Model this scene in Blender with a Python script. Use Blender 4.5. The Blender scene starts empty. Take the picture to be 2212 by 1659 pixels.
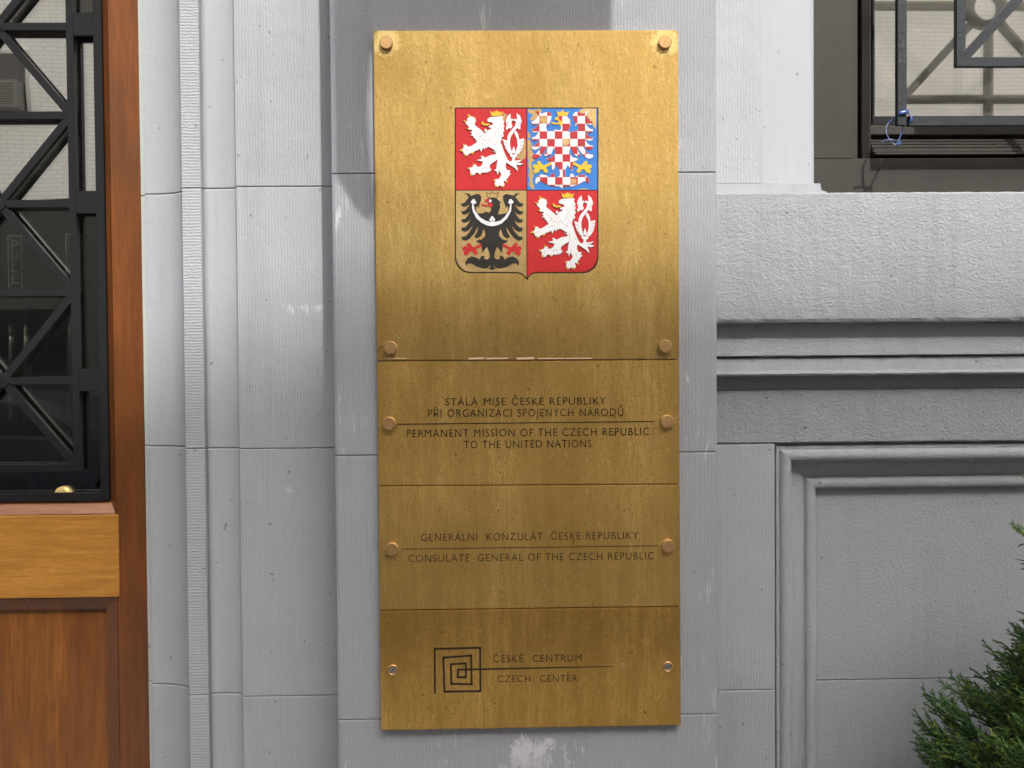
import bpy, bmesh, math, random
import numpy as np
from mathutils import Vector, Matrix
from mathutils.geometry import tessellate_polygon
from math import sin, cos, pi, radians, tan, sqrt

random.seed(7)
rng = np.random.default_rng(7)
scene = bpy.context.scene
COL = scene.collection

# ------------------------------------------------------------------ camera
CAM = Vector((0.0, -1.68, 1.60))
YAW, PITCH, ROLL, FPX = radians(1.302), radians(-1.293), radians(-0.449), 2200.0
_F = Vector((sin(YAW) * cos(PITCH), cos(YAW) * cos(PITCH), sin(PITCH)))
_R = Vector((cos(YAW), -sin(YAW), 0.0))
_U = _R.cross(_F)
R_ = cos(ROLL) * _R + sin(ROLL) * _U
U_ = -sin(ROLL) * _R + cos(ROLL) * _U
cam_data = bpy.data.cameras.new("camera")
cam_data.sensor_width = 36.0
cam_data.lens = FPX / 2212.0 * 36.0
cam_data.clip_start = 0.05
cam_data.clip_end = 400.0
cam = bpy.data.objects.new("camera", cam_data)
COL.objects.link(cam)
M = Matrix((R_, U_, -_F)).transposed().to_4x4()
M.translation = CAM
cam.matrix_world = M
scene.camera = cam


def P(u, v, y):
    """point of the plane y seen at (u, v) of the 2212 x 1659 view"""
    d = _F + R_ * ((u - 1106.0) / FPX) - U_ * ((v - 829.5) / FPX)
    t = (y - CAM.y) / d.y
    return CAM + d * t


# ------------------------------------------------------------------ sun, sky, exposure
SUN = Vector((0.24, -0.74, 0.70)).normalized()      # towards the sun
sun_el = math.asin(SUN.z)
sun_rot = math.atan2(SUN.x, SUN.y)
world = bpy.data.worlds.new("World")
scene.world = world
world.use_nodes = True
wn = world.node_tree
wn.nodes.clear()
w_out = wn.nodes.new("ShaderNodeOutputWorld")
w_bg = wn.nodes.new("ShaderNodeBackground")
w_sky = wn.nodes.new("ShaderNodeTexSky")
w_hs = wn.nodes.new("ShaderNodeHueSaturation")
w_sky.sky_type = 'NISHITA'
w_sky.sun_disc = False
w_sky.sun_elevation = sun_el
w_sky.sun_rotation = sun_rot
w_sky.dust_density = 8.0
w_hs.inputs["Saturation"].default_value = 0.6
w_bg.inputs["Strength"].default_value = 0.15
wn.links.new(w_sky.outputs[0], w_hs.inputs["Color"])
wn.links.new(w_hs.outputs[0], w_bg.inputs["Color"])
wn.links.new(w_bg.outputs[0], w_out.inputs["Surface"])
sl = bpy.data.lights.new("sun", 'SUN')
sl.energy = 2.0
sl.angle = radians(0.6)
sl.color = (1.0, 0.975, 0.94)
so = bpy.data.objects.new("sun", sl)
COL.objects.link(so)
so.rotation_euler = SUN.to_track_quat('Z', 'Y').to_euler()
so.location = (2, -6, 8)
scene.view_settings.view_transform = 'Standard'
scene.view_settings.look = 'None'
scene.view_settings.gamma = 1.0
scene.view_settings.use_curve_mapping = False
scene.view_settings.exposure = 1.1

# ------------------------------------------------------------------ object helpers
BASE = {}


def empty(name, loc, label=None, cat=None, group=None, kind=None):
    o = bpy.data.objects.new(name, None)
    o.empty_display_size = 0.05
    COL.objects.link(o)
    o.location = loc
    BASE[o.name] = Vector(loc)
    tag(o, label, cat, group, kind)
    return o


def tag(o, label=None, cat=None, group=None, kind=None):
    if label: o['label'] = label
    if cat: o['category'] = cat
    if group: o['group'] = group
    if kind: o['kind'] = kind
    return o


def link_mesh(name, me, mats, parent=None, smooth=False):
    if not isinstance(mats, (list, tuple)): mats = [mats]
    for m in mats: me.materials.append(m)
    o = bpy.data.objects.new(name, me)
    COL.objects.link(o)
    base = Vector((0, 0, 0))
    if parent is not None:
        o.parent = parent
        base = BASE[parent.name]
        me.transform(Matrix.Translation(-base))
    BASE[o.name] = base
    if smooth:
        for p in me.polygons: p.use_smooth = True
    return o


def obj(name, bm, mats, parent=None, smooth=False, fix=True):
    if fix: bmesh.ops.recalc_face_normals(bm, faces=bm.faces)
    me = bpy.data.meshes.new(name)
    bm.to_mesh(me)
    bm.free()
    return link_mesh(name, me, mats, parent, smooth)


def nb(): return bmesh.new()


def add_box(bm, x0, x1, y0, y1, z0, z1, mi=0, bev=0.0, seg=1):
    vs = [bm.verts.new((x, y, z)) for x in (x0, x1) for y in (y0, y1) for z in (z0, z1)]
    fs = []
    for q in ((0, 1, 3, 2), (4, 6, 7, 5), (0, 4, 5, 1), (2, 3, 7, 6), (0, 2, 6, 4), (1, 5, 7, 3)):
        f = bm.faces.new([vs[i] for i in q]); f.material_index = mi; fs.append(f)
    if bev > 0:
        es = list({e for f in fs for e in f.edges})
        bmesh.ops.bevel(bm, geom=es, offset=bev, segments=seg, affect='EDGES', profile=0.5)
    return bm


def box(name, x0, x1, y0, y1, z0, z1, mat, parent=None, bev=0.0, seg=1):
    return obj(name, add_box(nb(), x0, x1, y0, y1, z0, z1, 0, bev, seg), mat, parent)


def add_hexa(bm, front, back):
    """solid between two quads given in the same order"""
    a = [bm.verts.new(p) for p in front]; b = [bm.verts.new(p) for p in back]
    bm.faces.new(a); bm.faces.new(b[::-1])
    n = len(a)
    for i in range(n):
        bm.faces.new((a[i], b[i], b[(i + 1) % n], a[(i + 1) % n]))
    return bm


def add_bar(bm, p, q, w, y0, y1, ext=0.0, mi=0):
    """square bar in a plane of constant y from p to q (x, z)"""
    p = Vector(p); q = Vector(q); d = (q - p).normalized(); n = Vector((-d.y, d.x)) * w / 2
    p = p - d * ext; q = q + d * ext
    c = [p + n, q + n, q - n, p - n]
    add_hexa(bm, [(v.x, y0, v.y) for v in c], [(v.x, y1, v.y) for v in c])
    return bm


def add_cyl(bm, c, r, y0, y1, n=24, bev=0.0):
    """disc with its axis along y, front at y0"""
    rings = [(r - bev, y0), (r, y0 + bev), (r, y1)] if bev else [(r, y0), (r, y1)]
    vs = []
    for rr, y in rings:
        vs.append([bm.verts.new((c[0] + rr * cos(2 * pi * i / n), y, c[1] + rr * sin(2 * pi * i / n))) for i in range(n)])
    bm.faces.new(vs[0])
    for a, b in zip(vs, vs[1:]):
        for i in range(n): bm.faces.new((a[i], a[(i + 1) % n], b[(i + 1) % n], b[i]))
    bm.faces.new(vs[-1][::-1])
    return bm


def add_poly(bm, pts, y0, y1, mi=0):
    """extruded outline (x, z) between y0 (front) and y1"""
    # drop repeated points
    q = []
    for p in pts:
        if not q or (Vector(p) - Vector(q[-1])).length > 1e-6: q.append(p)
    a = [bm.verts.new((p[0], y0, p[1])) for p in q]
    b = [bm.verts.new((p[0], y1, p[1])) for p in q]
    n = len(q)
    for i in range(n):
        s = bm.faces.new((a[i], b[i], b[(i + 1) % n], a[(i + 1) % n])); s.material_index = mi
    for t in tessellate_polygon([[Vector((p[0], p[1], 0)) for p in q]]):
        if len(set(t)) < 3: continue
        u, v, w = (a[k] for k in t)
        if (v.co - u.co).cross(w.co - u.co).y > 0: v, w = w, v
        try: f = bm.faces.new((u, v, w)); f.material_index = mi
        except ValueError: pass
    return bm


def add_sweep(bm, path, w, t, normals=None):
    """flat ribbon, width w along y-ish axis, thickness t"""
    path = [Vector(p) for p in path]
    rings = []
    for i, p in enumerate(path):
        a = path[max(i - 1, 0)]; b = path[min(i + 1, len(path) - 1)]
        d = (b - a).normalized()
        side = (normals[i] if normals else Vector((0, 1, 0)))
        side = (side - d * side.dot(d)).normalized()
        up = d.cross(side)
        rings.append([bm.verts.new(p + side * sx * w / 2 + up * sz * t / 2) for sx, sz in ((-1, -1), (1, -1), (1, 1), (-1, 1))])
    for a, b in zip(rings, rings[1:]):
        for i in range(4): bm.faces.new((a[i], a[(i + 1) % 4], b[(i + 1) % 4], b[i]))
    bm.faces.new(rings[0][::-1]); bm.faces.new(rings[-1])
    return bm


def catmull(pts, n=6):
    pts = [Vector(p) for p in pts]; out = []
    for i in range(len(pts) - 1):
        p0 = pts[max(i - 1, 0)]; p1 = pts[i]; p2 = pts[i + 1]; p3 = pts[min(i + 2, len(pts) - 1)]
        for k in range(n):
            t = k / n
            out.append(0.5 * ((2 * p1) + (p2 - p0) * t + (2 * p0 - 5 * p1 + 4 * p2 - p3) * t * t + (3 * p1 - p0 - 3 * p2 + p3) * t ** 3))
    out.append(pts[-1])
    return out


# ------------------------------------------------------------------ material helpers
class Mat:
    def __init__(s, name, base=(0.5, 0.5, 0.5), rough=0.6, metal=0.0, spec=0.5):
        s.m = bpy.data.materials.new(name); s.m.use_nodes = True
        s.t = s.m.node_tree; s.N = s.t.nodes; s.L = s.t.links
        s.b = s.N["Principled BSDF"]
        s.b.inputs["Base Color"].default_value = (*base, 1)
        s.b.inputs["Roughness"].default_value = rough
        s.b.inputs["Metallic"].default_value = metal
        s.b.inputs["Specular IOR Level"].default_value = spec
        s._pos = None; s.h = None

    def pos(s):
        if s._pos is None:
            g = s.N.new("ShaderNodeNewGeometry"); s._pos = g.outputs["Position"]
        return s._pos

    def map(s, scale=(1, 1, 1), loc=(0, 0, 0), rot=(0, 0, 0)):
        n = s.N.new("ShaderNodeMapping")
        n.inputs["Scale"].default_value = scale; n.inputs["Location"].default_value = loc; n.inputs["Rotation"].default_value = rot
        s.L.new(s.pos(), n.inputs["Vector"]); return n.outputs[0]

    def noise(s, scale, vec=None, detail=3.0, rough=0.5, dist=0.0):
        n = s.N.new("ShaderNodeTexNoise")
        n.inputs["Scale"].default_value = scale; n.inputs["Detail"].default_value = detail
        n.inputs["Roughness"].default_value = rough; n.inputs["Distortion"].default_value = dist
        s.L.new(vec if vec is not None else s.pos(), n.inputs["Vector"]); return n.outputs["Fac"]

    def wave(s, scale, axis='X', dist=1.0, dscale=1.0, detail=2.0, vec=None):
        n = s.N.new("ShaderNodeTexWave"); n.wave_type = 'BANDS'; n.bands_direction = axis
        n.inputs["Scale"].default_value = scale; n.inputs["Distortion"].default_value = dist
        n.inputs["Detail"].default_value = detail; n.inputs["Detail Scale"].default_value = dscale
        s.L.new(vec if vec is not None else s.pos(), n.inputs["Vector"]); return n.outputs["Fac"]

    def ramp(s, fac, stops):
        n = s.N.new("ShaderNodeValToRGB"); e = n.color_ramp.elements
        while len(e) < len(stops): e.new(0.5)
        for k, (p, c) in enumerate(stops):
            e[k].position = p
            e[k].color = (*c, 1) if isinstance(c, (tuple, list)) else (c, c, c, 1)
        s.L.new(fac, n.inputs[0]); return n.outputs[0]

    def math(s, op, a, b=None, clamp=False):
        n = s.N.new("ShaderNodeMath"); n.operation = op; n.use_clamp = clamp
        for i, v in enumerate((a, b)):
            if v is None: continue
            if isinstance(v, (int, float)): n.inputs[i].default_value = v
            else: s.L.new(v, n.inputs[i])
        return n.outputs[0]

    def mix(s, fac, a, b, blend='MIX'):
        n = s.N.new("ShaderNodeMix"); n.data_type = 'RGBA'; n.blend_type = blend
        for sock, v in ((n.inputs[0], fac), (n.inputs[6], a), (n.inputs[7], b)):
            if isinstance(v, (int, float)): sock.default_value = v
            elif isinstance(v, tuple): sock.default_value = (*v, 1)
            else: s.L.new(v, sock)
        return n.outputs[2]

    def sep(s, vec=None):
        n = s.N.new("ShaderNodeSeparateXYZ"); s.L.new(vec if vec is not None else s.pos(), n.inputs[0]); return n.outputs

    def near(s, p, scale=(1, 1, 1)):
        """scaled distance from a point of the place"""
        n = s.N.new("ShaderNodeVectorMath"); n.operation = 'SUBTRACT'; n.inputs[1].default_value = p
        s.L.new(s.pos(), n.inputs[0])
        k = s.N.new("ShaderNodeVectorMath"); k.operation = 'MULTIPLY'; k.inputs[1].default_value = scale
        s.L.new(n.outputs[0], k.inputs[0])
        l = s.N.new("ShaderNodeVectorMath"); l.operation = 'LENGTH'; s.L.new(k.outputs[0], l.inputs[0])
        return l.outputs["Value"]

    def color(s, c): s.L.new(c, s.b.inputs["Base Color"])
    def rough(s, c): s.L.new(c, s.b.inputs["Roughness"])

    def bump(s, h, dist, strength=1.0):
        n = s.N.new("ShaderNodeBump"); n.inputs["Strength"].default_value = strength; n.inputs["Distance"].default_value = dist
        s.L.new(h, n.inputs["Height"])
        if s.h is not None: s.L.new(s.h, n.inputs["Normal"])
        s.h = n.outputs[0]; s.L.new(s.h, s.b.inputs["Normal"])


STONE = (0.350, 0.365, 0.392)


def stone(name, tool=None, rough=0.0, worn=False, base=STONE, fine=1.0, stain=None):
    m = Mat(name, base, 0.62, 0, 0.35)
    n1 = m.noise(3.0, m.map((1, 1, 0.5)), 5, 0.6)
    n2 = m.noise(60.0, None, 3, 0.6)
    a = tuple(c * 0.90 for c in base); b = tuple(c * 1.08 for c in base)
    c = m.mix(n1, a, b)
    c = m.mix(m.math('MULTIPLY', n2, 0.14), c, (base[0] * 0.7, base[1] * 0.7, base[2] * 0.68))
    oi = m.N.new("ShaderNodeObjectInfo")
    c = m.mix(m.math('MULTIPLY', oi.outputs["Random"], 0.14), c, (base[0] * 0.55, base[1] * 0.55, base[2] * 0.52))
    # grime runs, vertical
    gr_ = m.ramp(m.noise(14, m.map((1.6, 1, 0.10), (4, 0, 0)), 5, 0.65), [(0, 0), (0.52, 0), (0.75, 0.22), (1, 0.25)])
    c = m.mix(gr_, c, (base[0] * 0.5, base[1] * 0.49, base[2] * 0.45))
    # small dark pits in the paint
    pit = m.ramp(m.noise(95, None, 1, 0.5), [(0.0, 0), (0.755, 0), (0.79, 0.6), (1, 0.6)])
    c = m.mix(pit, c, (0.09, 0.085, 0.08))
    if worn:
        s1 = m.noise(60, m.map((1.6, 1.6, 0.28)), 4, 0.65, 0.4)
        s2 = m.noise(6.5, m.map((1.3, 1, 0.6), (3, 0, 1)), 3, 0.6)
        msk = m.math('MULTIPLY', m.ramp(s1, [(0.0, 0), (0.575, 0), (0.65, 1), (1, 1)]), m.ramp(s2, [(0.0, 0), (0.54, 0), (0.68, 0.45), (1, 0.45)]))
        c = m.mix(msk, c, (0.72, 0.72, 0.74))
    if stain is not None:
        for (pt, sc, thr) in stain:
            d = m.near(pt, sc)
            nn = m.noise(38, m.map((1.0, 1, 0.45)), 5, 0.7, 1.2)
            v = m.math('ADD', m.math('SUBTRACT', 1.0, d), m.math('MULTIPLY', m.math('SUBTRACT', nn, 0.5), 3.2))
            c = m.mix(m.ramp(v, [(0.0, 0), (thr, 0), (min(thr + 0.16, 0.99), 0.42), (1, 0.46)]), c, (0.56, 0.56, 0.59))
    m.color(c)
    m.bump(m.noise(150, None, 3, 0.6), 0.0009 * fine)
    m.bump(m.noise(620, None, 2, 0.6), 0.00035 * fine)
    if tool == 'V':
        m.bump(m.wave(60, 'X', 3.0, 1.6, 3, m.map((1, 1, 0.5))), 0.00026)
        m.bump(m.noise(190, m.map((1.3, 1, 0.55)), 3, 0.6), 0.0006)
        m.bump(m.noise(9, None, 2), 0.004)
    elif tool == 'H':
        m.bump(m.wave(60, 'Z', 4.0, 2.4, 4), 0.00045)
    if rough:
        m.bump(m.ramp(m.noise(165, m.map((1, 1, 1.25)), 5, 0.72, 0.3), [(0.34, 0), (0.70, 1)]), 0.0017 * rough)
        m.bump(m.noise(240, m.map((1, 1, 1.3)), 4, 0.7), 0.0012 * rough)
        m.bump(m.noise(22, None, 2), 0.003 * rough)
    return m.m


M_STONE = stone("painted_stone")
M_SMOOTH = stone("painted_stone_smooth", fine=0.7)
M_VERT = stone("tooled_stone", 'V', stain=[(tuple(P(642, 664, 0.11)), (26, 0, 44), 0.62), (tuple(P(698, 664, 0.11)), (44, 0, 60), 0.50), (tuple(P(625, 1060, 0.11)), (60, 0, 60), 0.66), (tuple(P(1590, 1420, 0.11)), (300, 0, 300), 0.5)])
M_HORI = stone("cross_tooled_stone", 'H')
M_ROUGH = stone("hammered_stone", rough=1.0)
M_ROUGH2 = stone("fine_hammered_stone", rough=0.5)
M_PANEL = stone("panel_stone", rough=0.42)
_pr = P(1150, 1612, 0)
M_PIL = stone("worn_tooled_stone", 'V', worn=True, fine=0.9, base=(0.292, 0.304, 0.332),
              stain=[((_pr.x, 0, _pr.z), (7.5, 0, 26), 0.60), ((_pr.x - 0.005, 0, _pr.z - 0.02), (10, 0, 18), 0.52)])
M_MORTAR = Mat("joint_mortar", (0.27, 0.27, 0.275), 0.9).m
M_ARRIS = stone("jamb_edge_paint", base=(0.42, 0.45, 0.43), fine=0.5)


def dark_paint(name, base, rough=0.45, spots=True):
    m = Mat(name, base, rough, 0, 0.2)
    c = m.mix(m.noise(14, None, 5, 0.6), tuple(b * 0.8 for b in base), tuple(min(1, b * 1.25) for b in base))
    if spots:
        sp = m.ramp(m.noise(210, None, 2), [(0.0, 0), (0.74, 0), (0.8, 0.6), (1, 0.6)])
        c = m.mix(sp, c, (0.3, 0.29, 0.26))
    m.color(c); m.bump(m.noise(260, None, 3), 0.0004)
    return m.m


M_SURR = dark_paint("dark_window_surround", (0.038, 0.035, 0.030), 0.5)
M_SASH = dark_paint("black_sash_metal", (0.018, 0.018, 0.02), 0.35, False)


def iron(name, base=(0.020, 0.023, 0.027)):
    m = Mat(name, base, 0.5, 0.0, 0.25)
    w = m.noise(40, None, 5, 0.65)
    c = m.mix(w, tuple(b * 0.7 for b in base), tuple(b * 1.35 for b in base))
    c = m.mix(m.ramp(m.noise(90, m.map((1, 1, 0.5)), 4, 0.7), [(0, 0), (0.62, 0), (0.74, 0.55), (1, 0.6)]), c, (0.10, 0.095, 0.085))
    m.color(c); m.bump(m.noise(130, None, 4), 0.0009)
    return m.m


M_IRON = iron("weathered_grille_iron")
M_DIRON = Mat("door_grille_iron", (0.011, 0.011, 0.012), 0.65, 0, 0.15).m


def glass(name, refl, tint=(0.75, 0.8, 0.75)):
    m = Mat(name); m.N.remove(m.b)
    out = m.N["Material Output"]
    tr = m.N.new("ShaderNodeBsdfTransparent"); tr.inputs[0].default_value = (*tint, 1)
    gl = m.N.new("ShaderNodeBsdfGlossy"); gl.inputs["Roughness"].default_value = 0.012
    gl.inputs["Color"].default_value = (0.97, 0.95, 0.90, 1)
    nz = m.N.new("ShaderNodeTexNoise"); nz.inputs["Scale"].default_value = 1.6
    bp = m.N.new("ShaderNodeBump"); bp.inputs["Distance"].default_value = 0.0012
    m.L.new(m.pos(), nz.inputs["Vector"]); m.L.new(nz.outputs["Fac"], bp.inputs["Height"]); m.L.new(bp.outputs[0], gl.inputs["Normal"])
    mx = m.N.new("ShaderNodeMixShader"); mx.inputs[0].default_value = refl
    m.L.new(tr.outputs[0], mx.inputs[1]); m.L.new(gl.outputs[0], mx.inputs[2]); m.L.new(mx.outputs[0], out.inputs["Surface"])
    return m.m


M_DGLASS = glass("door_glass", 0.58, (0.96, 0.97, 0.95))
M_WGLASS = glass("window_glass", 0.46, (0.97, 0.96, 0.93))


def wood(name, c1, c2, c3, axis='Z', scale=1.0, rough=0.32):
    m = Mat(name, c1, rough, 0, 0.45)
    st = {'Z': (1, 1, 0.06), 'X': (0.06, 1, 1)}[axis]
    v = m.map(st)
    g = m.noise(70 * scale, v, 6, 0.65, 0.4)
    w = m.noise(9 * scale, m.map({'Z': (1, 1, 0.18), 'X': (0.18, 1, 1)}[axis]), 4, 0.6, 1.5)
    c = m.mix(m.ramp(w, [(0.3, 0), (0.7, 1)]), c1, c2)
    c = m.mix(m.ramp(g, [(0.35, 0.55), (0.60, 0)]), c, c3)
    c = m.mix(m.ramp(m.noise(300 * scale, v, 3), [(0.40, 0.4), (0.5, 0)]), c, c3)
    m.color(c); m.bump(g, 0.0004)
    m.b.inputs["Coat Weight"].default_value = 0.35; m.b.inputs["Coat Roughness"].default_value = 0.18
    return m.m


M_WSTILE = wood("reddish_varnished_wood", (0.225, 0.068, 0.015), (0.12, 0.042, 0.012), (0.08, 0.028, 0.008))
M_WPANEL = wood("golden_varnished_wood", (0.56, 0.27, 0.050), (0.38, 0.17, 0.028), (0.28, 0.11, 0.018), 'X', 2.4)
M_WLOW = wood("honey_varnished_wood", (0.34, 0.125, 0.020), (0.15, 0.048, 0.010), (0.12, 0.040, 0.008), 'Z')


def brass(name, base, dark, metal, rlo, rhi, marks=0.0, halo=None, gloss=0.5, spark=0.0003):
    m = Mat(name, base, 0.25, metal, 0.5)
    big = m.noise(5.5, m.map((1, 1, 0.6)), 5, 0.62, 0.3)
    fine = m.noise(190, m.map((1.5, 1, 0.16)), 5, 0.75)
    drip = m.noise(26, m.map((1.3, 1, 0.09), (2, 0, 5)), 5, 0.65, 0.3)
    grain = m.noise(420, m.map((1, 1, 0.6)), 3, 0.7)
    c = m.mix(m.ramp(big, [(0.34, 0.85), (0.62, 0)]), base, dark)
    c = m.mix(m.ramp(fine, [(0.38, 0.65), (0.60, 0)]), c, dark)
    c = m.mix(m.ramp(drip, [(0.40, 0.55), (0.56, 0)]), c, dark)
    c = m.mix(m.ramp(grain, [(0.38, 0.45), (0.52, 0)]), c, tuple(q_ * 0.7 for q_ in dark))
    sp = m.ramp(m.noise(105, m.map((1, 1, 0.5), (5, 0, 2)), 5, 0.75), [(0, 0), (0.60, 0), (0.72, 0.45), (1, 0.45)])
    c = m.mix(sp, c, tuple(min(1, b * 1.18) for b in (base[0], base[1] * 1.05, base[2] * 1.7)))
    spk = m.ramp(m.noise(115, m.map((1, 1, 0.8), (2, 0, 7)), 2), [(0, 0), (0.70, 0), (0.76, 0.6), (1, 0.6)])
    c = m.mix(spk, c, tuple(b * 0.45 for b in dark))
    if marks:
        mk = m.ramp(m.noise(75, m.map((1.2, 1, 0.16), (1, 0, 9)), 3, 0.6), [(0, 0), (0.70, 0), (0.76, marks), (1, marks)])
        c = m.mix(mk, c, (0.78, 0.58, 0.36))
    if halo:
        for pt in halo:
            d = m.near(pt, (31, 0, 31))
            v = m.math('ADD', m.math('SUBTRACT', 1.15, d), m.math('MULTIPLY', m.math('SUBTRACT', m.noise(150, None, 4, 0.7), 0.5), 1.5))
            c = m.mix(m.ramp(v, [(0.0, 0), (0.42, 0), (0.52, 0.38), (1, 0.38)]), c, (1.0, 0.84, 0.40))
    m.color(c)
    r = m.math('ADD', m.math('MULTIPLY', m.math('ADD', fine, big), (rhi - rlo) * 0.5), rlo)
    m.rough(m.math('ADD', m.math('MULTIPLY', fine, 0.16), 0.54))
    g2 = m.N.new("ShaderNodeBsdfPrincipled"); g2.inputs["Metallic"].default_value = 1.0
    m.L.new(c, g2.inputs["Base Color"]); m.L.new(r, g2.inputs["Roughness"])
    mx = m.N.new("ShaderNodeMixShader"); mx.inputs[0].default_value = gloss
    m.L.new(m.b.outputs[0], mx.inputs[1]); m.L.new(g2.outputs[0], mx.inputs[2]); m.L.new(mx.outputs[0], m.N["Material Output"].inputs["Surface"])
    m.bump(m.noise(330, m.map((1, 1, 0.22)), 4, 0.7), 0.00006)
    m.bump(m.noise(210, m.map((1, 1, 0.4)), 3, 0.6), 0.00012)
    m.L.new(m.h, g2.inputs["Normal"])
    m.bump(m.noise(170, m.map((1, 1, 0.5)), 3, 0.7), spark)
    return m.m


B1, B2 = (834, 91), (1437, 90)
_b1 = P(*B1, -0.014); _b2 = P(*B2, -0.014)
M_BRASS1 = brass("bright_brass", (0.76, 0.545, 0.21), (0.52, 0.335, 0.10), 1.0, 0.06, 0.12, 0.30, [tuple(_b1), tuple(_b2)], 0.52, 0.0007)
M_BRASS2 = brass("tarnished_brass", (0.90, 0.63, 0.225), (0.58, 0.37, 0.105), 1.0, 0.08, 0.18, 0.22)
M_BRASS3 = brass("brown_tarnished_brass", (0.78, 0.51, 0.155), (0.46, 0.275, 0.070), 1.0, 0.08, 0.18, 0.22)
M_BOLT = brass("copper_toned_bolt_brass", (0.78, 0.51, 0.25), (0.52, 0.31, 0.13), 0.9, 0.2, 0.32)
M_ENGR = Mat("engraving_black", (0.024, 0.016, 0.008), 0.6, 0, 0.2).m
M_ENAM_R = Mat("red_enamel", (0.44, 0.020, 0.022), 0.3, 0, 0.5)
M_ENAM_R.color(M_ENAM_R.mix(M_ENAM_R.noise(35, None, 4), (0.47, 0.021, 0.024), (0.36, 0.018, 0.020))); M_ENAM_R = M_ENAM_R.m
M_ENAM_W = Mat("white_enamel", (0.60, 0.60, 0.61), 0.35, 0, 0.5).m
M_ENAM_B = Mat("blue_enamel", (0.035, 0.155, 0.46), 0.3, 0, 0.5).m
M_ENAM_K = Mat("black_enamel", (0.018, 0.015, 0.012), 0.35, 0, 0.5).m
M_ENAM_G = Mat("golden_enamel", (0.60, 0.40, 0.035), 0.35, 0.2, 0.5).m
M_BARE = brass("bare_brass", (0.60, 0.43, 0.20), (0.42, 0.28, 0.11), 0.6, 0.3, 0.5)
M_LINE = Mat("relief_line_brown", (0.30, 0.24, 0.17), 0.5).m

# ------------------------------------------------------------------ planes of the place
Y_PIL, Y_WALL, Y_DOOR = 0.0, 0.11, 0.215
ZTOP = 5.0


def Z(v, u, y): return P(u, v, y).z
def X(u, y, v=830): return P(u, v, y).x


# ground, kerb, road
def sheet(name, x0, x1, y0, y1, z, mat, kind='structure', thick=0.1):
    o = box(name, x0, x1, y0, y1, z - thick, z, mat); tag(o, kind=kind); return o


mp = Mat("pavement_concrete", (0.36, 0.35, 0.33), 0.85)
br = mp.N.new("ShaderNodeTexBrick"); br.offset = 0; br.inputs["Scale"].default_value = 0.65; br.inputs["Mortar Size"].default_value = 0.006
br.inputs["Brick Width"].default_value = 1; br.inputs["Row Height"].default_value = 1
br.inputs["Color1"].default_value = (0.38, 0.37, 0.35, 1); br.inputs["Color2"].default_value = (0.33, 0.32, 0.30, 1); br.inputs["Mortar"].default_value = (0.1, 0.1, 0.1, 1)
mp.L.new(mp.pos(), br.inputs["Vector"]); mp.color(mp.mix(mp.noise(30, None, 5), br.outputs[0], (0.25, 0.245, 0.23), 'MIX')); mp.bump(mp.noise(120), 0.002)
ma = Mat("asphalt", (0.05, 0.05, 0.052), 0.9); ma.color(ma.mix(ma.noise(80, None, 4), (0.035, 0.035, 0.037), (0.07, 0.07, 0.07))); ma.bump(ma.noise(200), 0.004)
sheet("pavement", -40, 40, -3.6, 0.5, 0.0, mp.m)
sheet("kerb", -40, 40, -3.75, -3.602, 0.0, mp.m, thick=0.25)
sheet("road", -40, 40, -10.6, -3.752, -0.13, ma.m)
sheet("far_kerb", -40, 40, -10.75, -10.602, 0.0, mp.m, thick=0.25)
sheet("far_pavement", -40, 40, -14.6, -10.752, 0.0, mp.m)
g = box("ground", -150, 150, -150, 150, -0.45, -0.26, ma.m); tag(g, kind='structure')

# ------------------------------------------------------------------ moulded stone door surround
zj = lambda v, u, y: [Z(a, u, y) for a in v]


def profile_blocks(parent, prof, mats, joints, back, name="stone_block", wob=0.00025):
    """prof: [(x, y, material index of the segment after it)...]; one block per course"""
    for z0, z1 in zip(joints, joints[1:]):
        bm = nb(); lv = []
        a, b = z0 + 0.0004, z1 - 0.0004
        n = 10
        zs = [a, a + 0.0015, a + 0.003] + [a + 0.003 + (b - a - 0.006) * k / n for k in range(1, n)] + [b - 0.003, b - 0.0015, b]
        for i, z in enumerate(zs):
            off = 0.0016 if i in (0, len(zs) - 1) else 0.0
            lv.append([bm.verts.new((x + random.uniform(-1, 1) * wob * 0.8, y + off + random.uniform(-1, 1) * wob * 0.3, z)) for x, y in [p_[:2] for p_ in prof]])
        for r0, r1 in zip(lv, lv[1:]):
            for i in range(len(prof) - 1):
                f = bm.faces.new((r0[i], r0[i + 1], r1[i + 1], r1[i])); f.material_index = prof[i][2]; f.smooth = prof[i][3] if len(prof[i]) > 3 else False
        bl = [bm.verts.new((prof[0][0], back, z)) for z in (zs[0], zs[-1])]
        brr = [bm.verts.new((prof[-1][0], back, z)) for z in (zs[0], zs[-1])]
        bm.faces.new(lv[0] + [brr[0], bl[0]]); bm.faces.new(lv[-1][::-1] + [bl[1], brr[1]])
        obj(name, bm, mats, parent)


xs = lambda u, y: X(u, y, 830)
surround = empty("door_surround", (X(560, Y_WALL), 0.2, 0), "grey painted moulded stone surround with a cove between the wooden door and the pilaster", "door surround")
yA, yB, yC = 0.205, 0.188, 0.128
pr = [(xs(311, yA), 0.32, 0), (xs(311, yA), yA, 2), (xs(326, yA), yA - 0.001, 0), (xs(326, yA), yB, 0)]
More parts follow.
